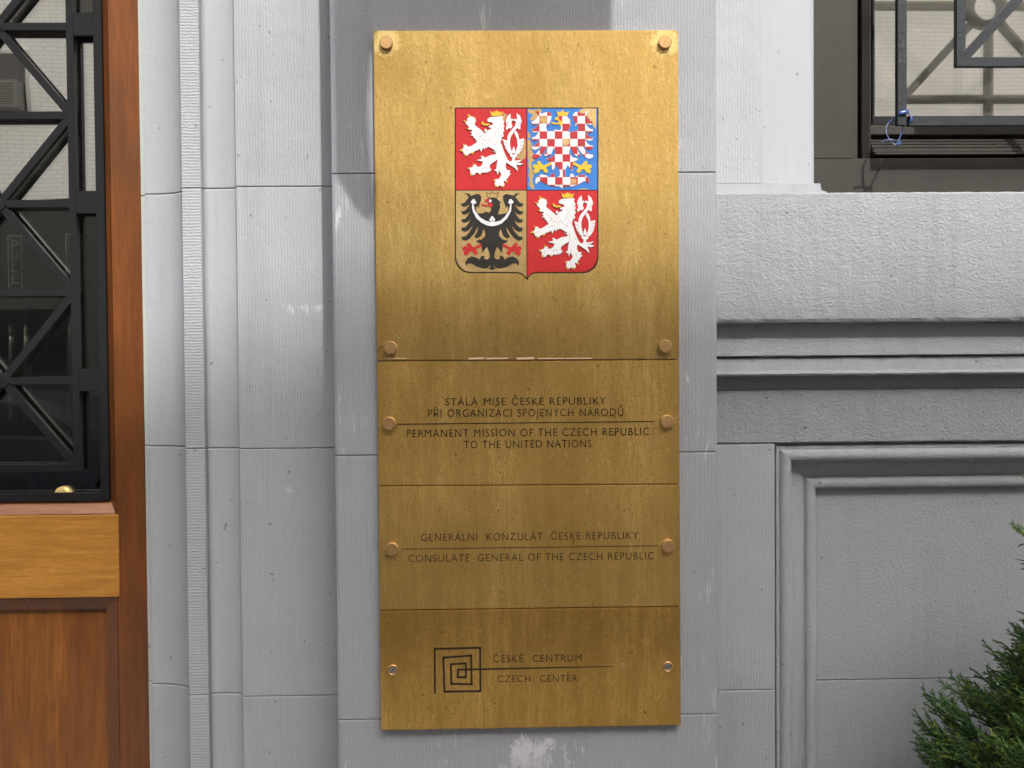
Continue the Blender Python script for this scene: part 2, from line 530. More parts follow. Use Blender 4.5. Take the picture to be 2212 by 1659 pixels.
# concave cove
x0_, x1_ = xs(329, yB), xs(402, 0.132)
pr.append((x0_, yB, 3, True))
for k in range(1, 10):
    t = k / 10
    xx = x0_ + (x1_ - x0_) * sin(t * pi / 2) ** 1.0
    yy = yB - (yB - 0.135) * (1 - cos(t * pi / 2))
    pr.append((xx, yy, 3, True))
pr += [(x1_, 0.135, 0), (x1_ + 0.0005, 0.123, 1), (xs(440, 0.122), 0.1225, 0), (xs(441, 0.122) + 0.001, 0.133, 0), (xs(447, 0.133), 0.133, 0), (xs(448, 0.13), 0.128, 3, True)]
xa, xb = xs(449, 0.13), xs(518, 0.12)
for k in range(1, 8):
    t = k / 8
    pr.append((xa + (xb - xa) * t, 0.1285 + 0.0035 * sin(t * pi) - 0.004 * t, 3, True))
pr += [(xb, 0.1235, 0), (xb + 0.001, Y_WALL, 4), (xs(760, Y_WALL), Y_WALL, 0)]
js = zj([1640 + 420, 1504, 969, 403, -180, -700], 600, Y_WALL)
js = [0.0] + js[1:5] + [js[5], 4.0, ZTOP]
profile_blocks(surround, pr, [M_STONE, M_HORI, M_ARRIS, M_SMOOTH, M_VERT], js, 0.34)
box("mortar", xs(330, 0.2), xs(735, Y_WALL), 0.140 + 0.05, 0.335, 0.0, ZTOP, M_MORTAR, surround)

# ------------------------------------------------------------------ pilaster
PXL, PXR = P(720, 830, 0).x, P(1550, 830, 0).x
pil = empty("pilaster", ((PXL + PXR) / 2, 0.1, 0), "grey painted tooled stone pilaster behind the brass plates, scuffed white below them", "pilaster")
jp = [0.0] + [Z(1550, 1100, 0), Z(981, 1100, 0), Z(374, 1100, 0), Z(-240, 1100, 0), Z(-900, 1100, 0), 4.2, ZTOP]
bv = 0.0035
prp = [(PXL, 0.25, 0), (PXL, 0.006, 0), (PXL + 0.002, 0.0015, 0), (PXL + 0.006, 0, 0), (PXR - 0.006, 0, 0), (PXR - 0.002, 0.0015, 0), (PXR, 0.006, 0), (PXR, 0.25, 0)]
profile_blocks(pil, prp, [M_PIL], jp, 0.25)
box("mortar", PXL + 0.008, PXR - 0.008, 0.010, 0.24, 0, ZTOP, M_MORTAR, pil)

# ------------------------------------------------------------------ window bay wall
bay = empty("window_bay_wall", (1.2, 0.2, 0), "grey painted stone wall right of the pilaster with window jamb, ledge and sunken panel", "wall")
XR = 3.2
xp0 = PXR - 0.001
# strip beside the window with its cove
x645 = X(1645, Y_WALL, 200); x755 = X(1755, 0.15, 200)
prw = [(xp0, Y_WALL, 0), (x645 - 0.002, Y_WALL, 1), (x645, Y_WALL + 0.003, 1, True)]
for k in range(1, 11):
    t = k / 10
    prw.append((x645 + (x755 - x645) * t, Y_WALL + 0.003 + 0.030 * (1 - cos(t * pi / 2)) + 0.002 * sin(t * pi), 1, True))
prw += [(x755, 0.146, 1), (x755 + 0.0005, 0.215, 1)]
zl0 = Z(425, 1800, 0.05)
zstrip = Z(398, 1600, Y_WALL)
profile_blocks(bay, prw, [M_VERT, M_SMOOTH], [zstrip, 2.9, 3.7, ZTOP], 0.33)
# low stop under the strip, its top catching the corner of the opening
bm = nb()
zs0 = Z(425, 1600, 0.104)
pts = [(xp0, zs0), (x755 + 0.018, zs0), (x755 + 0.010, zs0 + 0.008), (x755 + 0.001, zs0 + 0.011), (x755 - 0.001, zstrip), (xp0, zstrip)]
add_poly(bm, pts, 0.104, 0.33)
obj("stop_block", bm, M_SMOOTH, bay)

# rounded projecting ledge
zlt = zs0 - 0.0006; zlb = Z(697, 1800, 0.055)


def ledge(name, prof, mat, x0, x1, nx=60, jag=0.0):
    bm = nb(); rows = []
    for i in range(nx + 1):
        x = x0 + (x1 - x0) * i / nx
        rows.append([bm.verts.new((x, y + random.uniform(-jag, jag), z + (random.uniform(-jag, jag) if 0 < k < len(prof) - 1 else 0))) for k, (y, z) in enumerate(prof)])
    for a, b in zip(rows, rows[1:]):
        for k in range(len(prof) - 1): bm.faces.new((a[k], b[k], b[k + 1], a[k + 1]))
    bm.faces.new(rows[0]); bm.faces.new(rows[-1][::-1])
    return obj(name, bm, mat, bay)


ledge("ledge", [(0.33, zlt), (0.060, zlt), (0.055, zlt - 0.003), (0.053, zlt - 0.03), (0.052, zlb + 0.03), (0.053, zlb + 0.007), (0.056, zlb + 0.002), (0.060, zlb), (0.33, zlb)], M_ROUGH, xp0, XR, 220, 0.0006)
zb1 = Z(769, 1800, 0.084); zb2 = Z(811, 1800, 0.080)
ledge("band", [(0.33, zlb - 0.0005), (0.086, zlb - 0.0005), (0.084, zb1 + 0.002), (0.087, zb1), (0.33, zb1)], M_ROUGH2, xp0, XR, 120, 0.0003)
ledge("band", [(0.33, zb1 - 0.0025), (0.092, zb1 - 0.0025), (0.091, zb1 - 0.006), (0.089, zb2 + 0.009), (0.083, zb2 + 0.007), (0.080, zb2 + 0.0035), (0.083, zb2), (0.33, zb2)], M_ROUGH2, xp0, XR, 220, 0.0005)
# frieze below the bands, then the stile left of the panel
zf = Z(958, 1700, Y_WALL)
zsh = Z(842, 1800, Y_WALL)
ledge("frieze", [(0.33, zb2 - 0.0005), (0.118, zb2 - 0.0005), (0.117, zsh + 0.002), (Y_WALL + 0.001, zsh), (Y_WALL, zsh - 0.004), (Y_WALL, zf + 0.003), (Y_WALL + 0.002, zf + 0.0007), (0.33, zf + 0.0007)], M_ROUGH, xp0, XR, 120, 0.0004)
xm0 = X(1674, Y_WALL, 1200)
prs = [(xp0, Y_WALL, 0), (xm0 - 0.0015, Y_WALL, 0), (xm0, Y_WALL + 0.0015, 0), (xm0, 0.2, 0)]
zp_j = Z(1491, 1610, Y_WALL)
profile_blocks(bay, prs, [M_VERT], [0.0, zp_j, zf - 0.0006], 0.33)

# sunken panel and its double-bead moulding
zm0 = zf - 0.0008
mprof = [(0.0, 0.124), (0.004, 0.124), (0.0045, 0.1175), (0.010, 0.1175)]
for k in range(0, 9):
    a = pi * k / 8
    mprof.append((0.021 - 0.011 * cos(a), 0.1195 - 0.0095 * sin(a)))
for k in range(1, 7):
    t = k / 6
    mprof.append((0.032 + 0.010 * (1 - cos(t * pi / 2)), 0.1195 + 0.020 * sin(t * pi / 2)))
mprof += [(0.060, 0.1425), (0.0605, 0.1475), (0.0645, 0.1475)]
for k in range(1, 8):
    a = pi * k / 8
    mprof.append((0.0745 - 0.010 * cos(a), 0.1475 - 0.0075 * sin(a)))
mprof += [(0.0855, 0.1495), (0.0858, 0.160), (0.095, 0.160)]


def moulding(side):
    bm = nb(); rows = []
    n = 90
    for i in range(n + 1):
        row = []
        for k, (o_, y) in enumerate(mprof):
            j = random.uniform(-1, 1) * 0.00035
            if side == 'L':
                z = 0.10 + (zm0 - o_ - 0.10) * i / n
                row.append(bm.verts.new((xm0 + o_ + (j if i < n else 0), y, z)))
            else:
                x = xm0 + o_ + (XR - xm0 - o_) * i / n
                row.append(bm.verts.new((x, y, zm0 - o_ + (j if i > 0 else 0))))
        rows.append(row)
    for a, b in zip(rows, rows[1:]):
        for k in range(len(mprof) - 1):
            f = bm.faces.new((a[k], b[k], b[k + 1], a[k + 1])); f.smooth = 4 <= k <= 18 or 21 <= k <= 28
    o = obj("moulding", bm, M_ROUGH2, bay)
    return o


moulding('L'); moulding('T')
zpj = Z(1466, 2000, 0.158)
bm = nb()
add_box(bm, xm0 + 0.078, XR, 0.158, 0.22, zpj + 0.0008, zm0 - 0.08, 0, 0.0008)
obj("panel_block", bm, M_PANEL, bay)
box("panel_block", xm0 + 0.078, XR, 0.158, 0.22, 0.1, zpj - 0.0008, M_PANEL, bay, 0.0008)
box("plinth_block", xp0, XR, 0.08, 0.33, 0.0, 0.0998, M_STONE, bay, 0.002)
box("mortar", xp0 + 0.01, XR - 0.01, 0.225, 0.335, 0.0, zlt - 0.01, M_MORTAR, bay)
# wall over the bay beyond the frame
box("lintel", xp0 + 0.01, XR, 0.13, 0.34, 4.3, ZTOP + 0.002, M_STONE, bay)

# wall continues both sides beyond the picture
lw = box("side_wall", -6.0, X(-620, Y_WALL), 0.10, 0.5, 0.0, ZTOP, M_STONE)
tag(lw, "grey painted stone wall beyond the far side of the wooden door", "wall")
rw = box("side_wall", XR + 0.002, 9.0, 0.10, 0.5, 0.0, ZTOP, M_STONE)
tag(rw, "grey painted stone wall further right, past the window bay", "wall")

# pale upper storeys, added above the picture to bounce sun onto the far facade
mlim = Mat("pale_limestone", (0.72, 0.70, 0.65), 0.8); mlim.bump(mlim.noise(40), 0.003)
up = empty("added_storeys", (0, 0.3, ZTOP + 0.01), "unseen pale limestone upper storeys, added above the grey ground floor wall to bounce sunlight", "building")
box("wall", -20, 20, 0.12, 6, ZTOP + 0.01, 16.0, mlim.m, up)
box("cornice", -20, 20, -0.15, 0.119, ZTOP + 0.01, ZTOP + 0.25, mlim.m, up, 0.02)
for k_ in range(-7, 8):
    for z_ in (6.2, 9.4, 12.6):
        w_ = box("window", k_ * 2.6 - 0.5, k_ * 2.6 + 0.5, 0.10, 0.119, z_, z_ + 1.7, M_SASH, up)
        box("window_sill", k_ * 2.6 - 0.6, k_ * 2.6 + 0.6, 0.0, 0.118, z_ - 0.12, z_ - 0.002, mlim.m, up)

# ------------------------------------------------------------------ window in the bay
win = empty("window", (1.6, 0.25, zlt), "window with dark metal surround and reflecting pane above the stone ledge", "window")
UX = lambda zx: 1405.4 + zx * 0.36455
UY = lambda zy: zy * 0.36455
yS1, yS2, yG = 0.200, 0.235, 0.262
WT = 3.9
xw = lambda zx, y, zy=400: P(UX(zx), UY(zy), y).x
zw = lambda zy, y, zx=1500: P(UX(zx), UY(zy), y).z
zsill = zw(938, yS1)
# dark surround: left board and bottom board butt at the joint
box("surround_board", x755 - 0.02, xw(1200, yS1), yS1, 0.30, zsill + 0.0008, WT, M_SURR, win, 0.0006)
box("surround_board", xw(1202, yS1 + 0.004), xw(1240, yS1), yS1 + 0.012, 0.30, zsill + 0.0008, WT, M_SURR, win, 0.0006)
box("surround_board", x755 - 0.02, XR, yS1, 0.30, zlt + 0.0005, zsill, M_SURR, win, 0.0008)
box("surround_board", xw(1242, yS2), xw(1296, yS2), yS2 - 0.008, 0.30, zsill + 0.0008, WT, M_SURR, win, 0.0006)
zsub = [zw(a, yS2) for a in (934, 915, 885, 862, 842, 822, 806)]
yy = [yS1 + 0.010, yS1 + 0.018, yS1 + 0.024, yS1 + 0.030, yS1 + 0.036, yS1 + 0.040, yS1 + 0.045]
for k in range(6):
    box("sill_slat", xw(1297, yS2), XR, yy[k], 0.30, zsub[k] + 0.0006, zsub[k + 1] - (0.0012 if k < 5 else 0.003), M_SURR, win, 0.0008)
box("lower_rail", xw(1297, yS2), XR, yS2 - 0.004, 0.30, zw(800, yS2), zw(742, yS2), M_SURR, win, 0.001)
zg = zw(698, yG)
box("sash_rail", xw(1299, yG), XR, yG - 0.014, 0.30, zw(741, yG - 0.01), zg, M_SASH, win, 0.001)
box("sash_stile", xw(1299, yG), xw(1313, yG), yG - 0.014, 0.30, zg + 0.0003, WT, M_SASH, win, 0.001)
pane = box("pane", xw(1312, yG) - 0.002, XR, yG, yG + 0.004, zg - 0.002, WT, M_WGLASS, win)
mb = Mat("cream_roller_blind", (0.60, 0.60, 0.60), 0.8); mb.bump(mb.noise(500, mb.map((1, 1, 3)), 2), 0.0003)
box("blind", xw(1312, yG) - 0.05, XR, yG + 0.10, yG + 0.102, zg - 0.05, WT, mb.m, win)
box("window_back", xw(1312, yG) - 0.1, XR, yG + 0.25, yG + 0.27, zg - 0.3, WT + .1, M_SASH, win)

# iron grille in front of the window
yV = 0.128
gr = empty("window_grille", (1.6, yV, zlt), "weathered black iron grille with squares, diagonals and ring in front of the window", "grille")
bw = 0.0155


def gbar(p, q, w=bw, y0=yV, dy=0.013, parent=None, mat=None, name="bar", ext=0.0):
    return obj(name, add_bar(nb(), p, q, w, y0, y0 + dy, ext), mat or M_IRON, parent)


gx0 = xw(1491, yV); gz0 = zw(713, yV)
gx1 = xw(1841, yV); gz1 = zw(366, yV)
_rc = P(2283, -92, yV)                      # centre of the ring, above and right of the picture
cx, cz = _rc.x, _rc.z
gx2, gz2 = 2 * cx - gx1, 2 * cz - gz1
gx3, gz3 = 2 * cx - gx0, 2 * cz - gz0
gbar((gx0, gz0 - bw / 2), (gx0, gz3 + bw / 2), parent=gr)
gbar((gx3, gz0 - bw / 2), (gx3, gz3 + bw / 2), parent=gr)
gbar((gx0 + bw / 2 + 0.006, gz0), (gx3 - bw / 2, gz0), w=0.0165, y0=yV + 0.002, parent=gr)
gbar((gx0 + bw / 2, gz3), (gx3 - bw / 2, gz3), parent=gr)
gbar((gx1, gz1 - bw / 2), (gx1, gz2 + bw / 2), parent=gr)
gbar((gx2, gz1 - bw / 2), (gx2, gz2 + bw / 2), parent=gr)
gbar((gx1 + bw / 2, gz1), (gx2 - bw / 2, gz1), parent=gr)
gbar((gx1 + bw / 2, gz2), (gx2 - bw / 2, gz2), parent=gr)
rr = 0.034
for sx, sz in ((-1, -1), (1, -1), (-1, 1), (1, 1)):
    c_ = Vector((gx1 if sx < 0 else gx2, gz1 if sz < 0 else gz2)); d_ = (Vector((cx, cz)) - c_)
    L_ = d_.length; d_ = d_ / L_
    gbar(tuple(c_ + d_ * 0.0085), tuple(c_ + d_ * (L_ - rr - 0.006)), parent=gr, y0=yV + 0.001)
for dx_, dz_ in ((0, 1), (0, -1), (1, 0), (-1, 0)):
    far = gz3 if dz_ > 0 else gz0 if dz_ < 0 else 0
    a = Vector((cx + dx_ * (rr + .005), cz + dz_ * (rr + .005)))
    b = Vector((cx + dx_ * (gx3 - cx - bw / 2), cz + dz_ * (gz3 - cz - bw / 2)))
    gbar(tuple(a), tuple(b), parent=gr, y0=yV + 0.014, dy=0.012)
bm = nb(); n = 40
for yv in (yV, yV + 0.013): pass
ri, ro = rr - 0.009, rr + 0.009
V = [[bm.verts.new((cx + r * cos(2 * pi * i / n), y, cz + r * sin(2 * pi * i / n))) for i in range(n)] for r, y in ((ri, yV), (ro, yV), (ro, yV + .014), (ri, yV + .014))]
for a, b in zip(V, V[1:] + V[:1]):
    for i in range(n): bm.faces.new((a[i], a[(i + 1) % n], b[(i + 1) % n], b[i]))
obj("ring", bm, M_IRON, gr)

# blue cable tie looped round the grille corner
C3 = lambda x, y, dep: P((2560 + x / 7.373) / 1.3889, (280 + y / 7.373) / 1.3889, dep)
mt = Mat("blue_plastic", (0.03, 0.075, 0.22), 0.25, 0, 0.6)
tie = empty("cable_tie", C3(1100, 500, yV), "blue plastic cable tie looped round the lower corner of the window grille", "cable tie")
f0 = yV - 0.0022
pathA = catmull([C3(950, 520, yV + 0.012), C3(985, 470, yV + 0.003), C3(1030, 435, f0), C3(1110, 412, f0 - 0.001), C3(1190, 405, f0), C3(1222, 412, yV + 0.006), C3(1226, 440, yV + 0.016)], 5)
nA = [Vector((0.05, 0.15, 1)) for _ in pathA]
obj("strap", add_sweep(nb(), pathA, 0.0072, 0.0012, nA), mt.m, tie, True)
pathB = catmull([C3(1245, 470, yV + 0.014), C3(1285, 500, f0 + 0.001), C3(1290, 570, f0 - 0.0015), C3(1245, 640, f0), C3(1180, 690, yV + 0.008), C3(1115, 740, yV + 0.016),
                 C3(1085, 850, yV + 0.012), C3(1030, 980, yV + 0.004), C3(985, 1090, yV), C3(930, 1135, yV - 0.002), C3(860, 1095, yV), C3(790, 1000, yV + 0.004),
                 C3(738, 880, yV + 0.010), C3(735, 760, yV + 0.013), C3(790, 650, yV + 0.015), C3(870, 580, yV + 0.015), C3(950, 530, yV + 0.013)], 5)
nB = [Vector((1, 0.5, -0.25)) if i < 14 else Vector((0.6, 1, 0.2)) for i in range(len(pathB))]
obj("strap", add_sweep(nb(), pathB, 0.0050, 0.0012, nB), mt.m, tie, True)
pathC = catmull([C3(1010, 1110, yV), C3(960, 1050, yV - 0.002), C3(860, 1020, yV - 0.004), C3(740, 1030, yV - 0.003), C3(620, 1080, yV - 0.001)], 5)
obj("strap_end", add_sweep(nb(), pathC, 0.0040, 0.0011, [Vector((0.2, 1, 0.4))] * len(pathC)), mt.m, tie, True)
hb = C3(1005, 1105, yV)
box("head", hb.x - 0.003, hb.x + 0.003, hb.y - 0.003, hb.y + 0.003, hb.z - 0.0035, hb.z + 0.0035, mt.m, tie, 0.0008)

# ------------------------------------------------------------------ wooden door with iron grille
door = empty("door", (X(0, Y_DOOR), Y_DOOR, 0), "varnished wooden door with a glazed upper part behind a black iron grille", "door")
D = Y_DOOR
dxl = X(-470, D)                       # far edge of the door leaf beyond the picture
xst0, xst1 = X(243, D, 700), X(312, D, 830) + 0.003
dz_rt, dz_rb = Z(1112, 120, D), Z(1291, 120, D)
DT = 3.0
box("stile", xst0, xst1, D, D + 0.05, 0.02, DT, M_WSTILE, door, 0.0015)
box("stile", dxl, dxl + 0.06, D, D + 0.05, 0.02, DT, M_WSTILE, door, 0.0015)
# inner bevels round the glass
xgl = X(226, D, 700)
bm = nb()


def quadstrip(bm, a, b):   # a, b lists of 3 points: a solid wedge
    add_hexa(bm, a, b)


ybev = D + 0.016
zb_top = Z(1084, 120, ybev)
add_hexa(bm, [(xst0 - 0.0004, D + 0.0008, DT), (xst0 - 0.0004, D + 0.0008, dz_rt), (xgl, ybev, zb_top), (xgl, ybev, DT)],
         [(xst0 - 0.0004, D + 0.04, DT), (xst0 - 0.0004, D + 0.04, dz_rt), (xgl, D + 0.04, zb_top), (xgl, D + 0.04, DT)])
obj("bead", bm, M_WSTILE, door)
bm = nb()
add_hexa(bm, [(dxl + 0.06, D + 0.0008, dz_rt + 0.0008), (xst0 - 0.0008, D + 0.0008, dz_rt + 0.0008), (xgl, ybev, zb_top), (dxl + 0.06, ybev, zb_top)],
         [(dxl + 0.06, D + 0.04, dz_rt + 0.0008), (xst0 - 0.0008, D + 0.04, dz_rt + 0.0008), (xgl, D + 0.04, zb_top), (dxl + 0.06, D + 0.04, zb_top)])
M_WBEAD = wood("pale_brown_bead_wood", (0.36, 0.15, 0.055), (0.27, 0.105, 0.035), (0.13, 0.045, 0.015), 'X')
obj("bead", bm, M_WBEAD, door)
# lock rail and lower panel
box("rail", dxl + 0.061, xst0 + 0.0060, D - 0.004, D + 0.045, dz_rb, dz_rt - 0.0004, M_WPANEL, door, 0.0012)
xlp = X(232, D + 0.012, 1450)
zlp = Z(1316, 120, D + 0.014)
bm = nb()
add_hexa(bm, [(dxl + 0.06, D, dz_rb - 0.0014), (xst0 - 0.0006, D, dz_rb - 0.0014), (xlp, D + 0.013, zlp), (dxl + 0.06, D + 0.013, zlp)],
         [(dxl + 0.06, D + 0.04, dz_rb - 0.0014), (xst0 - 0.0006, D + 0.04, dz_rb - 0.0014), (xlp, D + 0.04, zlp), (dxl + 0.06, D + 0.04, zlp)])
obj("bead", bm, M_WSTILE, door)
bm = nb()
add_hexa(bm, [(xst0 - 0.0004, D + 0.0008, dz_rb - 0.0018), (xst0 - 0.0004, D + 0.0008, 0.25), (xlp, D + 0.013, 0.25), (xlp, D + 0.013, zlp)],
         [(xst0 - 0.0004, D + 0.04, dz_rb - 0.0018), (xst0 - 0.0004, D + 0.04, 0.25), (xlp, D + 0.04, 0.25), (xlp, D + 0.04, zlp)])
obj("bead", bm, M_WSTILE, door)
box("lower_panel", dxl + 0.05, xlp + 0.01, D + 0.022, D + 0.045, 0.25, zlp + 0.012, M_WLOW, door)
box("bottom_rail", dxl + 0.061, xst0 - 0.0006, D + 0.001, D + 0.045, 0.02, 0.2495, M_WSTILE, door, 0.001)
yDG = D + 0.034
box("glass", dxl + 0.02, xgl + 0.012, yDG, yDG + 0.005, zb_top - 0.012, DT, M_DGLASS, door)

# iron grille of the door (a part), its bars (sub-parts)
yI = D + 0.010
zi = lambda v, u=80: Z(v, u, yI)
xi = lambda u, v=500: P(u, v, yI).x
xo = (xi(219) + xi(205)) / 2 + 0.0045
fr = nb()
add_box(fr, xi(208), xgl - 0.0006, yI, yI + 0.014, zi(1083), DT, 0, 0.0006)
dgr = obj("grille", fr, M_DIRON, door)
xin = (xi(150) + xi(165)) / 2
bwD = xi(164) - xi(149)


def dbar(p, q, w, y0=yI, dy=0.014, ext=0.0):
    return gbar(p, q, w, y0, dy, dgr, M_DIRON, "bar", ext)


zbot = (zi(1066) + zi(1083)) / 2
dbar((dxl + 0.07, zbot), (xi(208) - 0.0005, zbot), abs(zi(1066) - zi(1083)))
hubs = [P(2, v, yI).z for v in (823, 440, 57, -326)]
xh = X(-2, yI, 500)
mids = [(hubs[0] + hubs[1]) / 2, (hubs[1] + hubs[2]) / 2, (hubs[2] + hubs[3]) / 2]
zlow = zi(1011)
dbar((xin, zlow - bwD / 2), (xin, DT - 0.02), bwD)
hd = 0.0135
xlft = 2 * xh - xin
dbar((xlft, zlow - bwD / 2), (xlft, DT - 0.02), bwD)
dbar((xlft + bwD / 2 + 0.0003, zlow), (xin - bwD / 2 - 0.0003, zlow), hd)
for z in hubs + mids:
    if z in hubs:
        dbar((xh + 0.0135, z), (xin - bwD / 2 - 0.0003, z), hd); dbar((xlft + bwD / 2 + 0.0003, z), (xh - 0.0135, z), hd)
    else:
        dbar((xlft + bwD / 2 + 0.0003, z), (xin - bwD / 2 - 0.0003, z), hd)
for hz in hubs:
    for s in (-1, 1):
        half = (hubs[1] - hubs[0]) / 2
        zt = hz + s * (half if not (hz == hubs[0] and s < 0) else hz - zlow)
        for sd, xe in ((1, xin - bwD / 2), (-1, xlft + bwD / 2)):
            a = Vector((xh, hz)); b = Vector((xe, zt - s * 0.008)); d_ = (b - a).normalized()
            dbar(tuple(a + d_ * 0.0138), tuple(b), 0.0135, y0=yI + 0.0008, dy=0.012)
    obj("hub", add_cyl(nb(), (xh, hz), 0.0135, yI - 0.001, yI + 0.014, 20, 0.001), M_DIRON, dgr)
# solid spacer plates between inner and outer uprights
for v0, v1 in ((27, 76), (412, 460), (797, 845), (-356, -306)):
    a = obj("spacer_plate", add_box(nb(), xin + bwD / 2 + 0.0003, xi(208) - 0.0003, yI + 0.001, yI + 0.012, zi(v1, 185), zi(v0, 185)), M_DIRON, dgr)

# brass lock disc behind the glass
bm = add_cyl(nb(), (X(138, yDG, 1060), Z(1067, 138, yDG)), 0.0150, yDG - 0.010, yDG - 0.0005, 28, 0.004)
obj("lock", bm, Mat("polished_brass", (0.95, 0.72, 0.30), 0.35, 0.4).m, door)

# vestibule behind the glass: dark room, inner door with pull bars and signs
M_DARK = Mat("dark_vestibule_paint", (0.02, 0.025, 0.022), 0.7).m
ves = empty("vestibule", (X(0, 1.0), 0.8, 0), "dark entrance vestibule seen through the glass of the wooden door", "vestibule")
vy = 1.25
vx0, vx1 = -1.75, X(320, 0.4)
box("back_wall", vx0, vx1, vy, vy + 0.05, 0, 3.2, M_DARK, ves)
box("side_partition", vx0 - 0.05, vx0 - 0.001, 0.34, vy + 0.05, 0, 3.2, M_DARK, ves)
box("side_partition", vx1 + 0.001, vx1 + 0.05, 0.345, vy + 0.05, 0, 3.2, M_DARK, ves)
box("vestibule_ceiling", vx0 - .05, vx1 + .05, 0.27, vy + 0.05, 3.201, 3.25, M_DARK, ves)
box("vestibule_floor", vx0, vx1, 0.30, vy, 0.001, 0.01, M_DARK, ves)
yIn = 0.335
inner = empty("inner_door", (X(60, yIn), yIn, 0), "dark inner door with white lettered pull signs and chrome bars behind the outer glass", "inner door")
M_IND = Mat("inner_door_black", (0.012, 0.014, 0.013), 0.4).m
M_SIGNW = Mat("sign_white", (0.86, 0.88, 0.80), 0.5).m
M_CHR = Mat("chrome", (0.75, 0.73, 0.65), 0.22, 1.0).m


def text_mesh(s, space=1.0):
    cu = bpy.data.curves.new("lettering_curve", 'FONT'); cu.body = s; cu.resolution_u = 4
    cu.space_word = space; cu.space_character = 1.14; cu.offset = -0.009
    o = bpy.data.objects.new("lettering_curve", cu); COL.objects.link(o)
    bpy.context.view_layer.update()
    dg = bpy.context.evaluated_depsgraph_get()
    me = bpy.data.meshes.new_from_object(o.evaluated_get(dg))
    bpy.data.objects.remove(o); bpy.data.curves.remove(cu)
    return me


def lettering(s, p0, p1, cap, y, mat, parent, name="lettering", thick=0.0004, space=1.0):
    """line of capitals from p0 to p1 (x, z at the baseline), cap height cap"""
    me = text_mesh(s, space)
    co = np.empty(len(me.vertices) * 3); me.vertices.foreach_get("co", co); co = co.reshape(-1, 3)
    ref = text_mesh("H"); rc = np.empty(len(ref.vertices) * 3); ref.vertices.foreach_get("co", rc); ch = rc.reshape(-1, 3)[:, 1].max()
    bpy.data.meshes.remove(ref)
    x0, x1 = co[:, 0].min(), co[:, 0].max()
    sx = (co[:, 0] - x0) / (x1 - x0)
    out = np.empty_like(co)
    out[:, 0] = p0[0] + (p1[0] - p0[0]) * sx
    out[:, 2] = p0[1] + (p1[1] - p0[1]) * sx + co[:, 1] / ch * cap
    out[:, 1] = y
    me.vertices.foreach_set("co", out.ravel()); me.update()
    bm = bmesh.new(); bm.from_mesh(me)
    r = bmesh.ops.extrude_face_region(bm, geom=list(bm.faces))
    for v in r['geom']:
        if isinstance(v, bmesh.types.BMVert): v.co.y += thick
    me2 = me; bm.to_mesh(me2); bm.free()
    me2.materials.clear()
    return link_mesh(name, me2, mat, parent)


def sign(u0, u1, v0, v1):
    a = P(u0, v0, yIn); b = P(u1, v1, yIn)
    s = box("sign_plate", a.x, b.x, yIn - 0.002, yIn, b.z, a.z, M_IND, inner)
    bm = nb(); t = 0.0022
    for q in ((a.x, a.x + t, b.z, a.z), (b.x - t, b.x, b.z, a.z), (a.x + t, b.x - t, a.z - t, a.z), (a.x + t, b.x - t, b.z, b.z + t)):
        add_box(bm, q[0], q[1], yIn - 0.0032, yIn - 0.0021, q[2], q[3])
    obj("sign_border", bm, M_SIGNW, inner)
    h = (a.z - b.z) * 0.17; w = (b.x - a.x) * 0.42; cxs = (a.x + b.x) / 2
    for k, ch in enumerate("PULL"):
        z = a.z - (a.z - b.z) * (0.28 + 0.205 * k) + 0.002
        lettering(ch, (cxs - w / 2, z), (cxs + w / 2, z), h, yIn - 0.0034, M_SIGNW, inner, "letter", 0.001)


sign(17, 50, 508, 628)
sign(142, 176, 505, 632)
box("door_leaf", vx0 + 0.01, X(-40, yIn), yIn + 0.002, yIn + 0.04, 0, 3.0, M_IND, inner)
for u0, u1 in ((10, 54), (134, 180), (232, 300)):
    box("door_leaf_stile", X(u0, yIn), X(u1, yIn), yIn + 0.002, yIn + 0.03, 0.0, 3.0, M_IND, inner)
for u in (22, 54, 149):
    bm = nb(); n = 12
    pa = catmull([P(u, 735, yIn + 0.0), P(u + 1, 712, yIn - 0.02), P(u, 730, yIn - 0.035), P(u, 800, yIn - 0.035), P(u, 930, yIn - 0.035), P(u, 955, yIn)], 4)
    pa = [P(u, 700, yIn), P(u, 702, yIn - 0.02), P(u, 712, yIn - 0.03), P(u, 900, yIn - 0.03), P(u, 912, yIn - 0.02), P(u, 914, yIn)]
    rings = []
    for i, p in enumerate(pa):
        a = pa[max(i - 1, 0)]; b = pa[min(i + 1, len(pa) - 1)]; d = (b - a).normalized()
        s1 = Vector((1, 0, 0)); s2 = d.cross(s1).normalized()
        rings.append([bm.verts.new(p + (s1 * cos(2 * pi * k / n) + s2 * sin(2 * pi * k / n)) * 0.0038) for k in range(n)])
    for a, b in zip(rings, rings[1:]):
        for k in range(n): bm.faces.new((a[k], a[(k + 1) % n], b[(k + 1) % n], b[k]))
    obj("pull_handle", bm, M_CHR, inner, True)

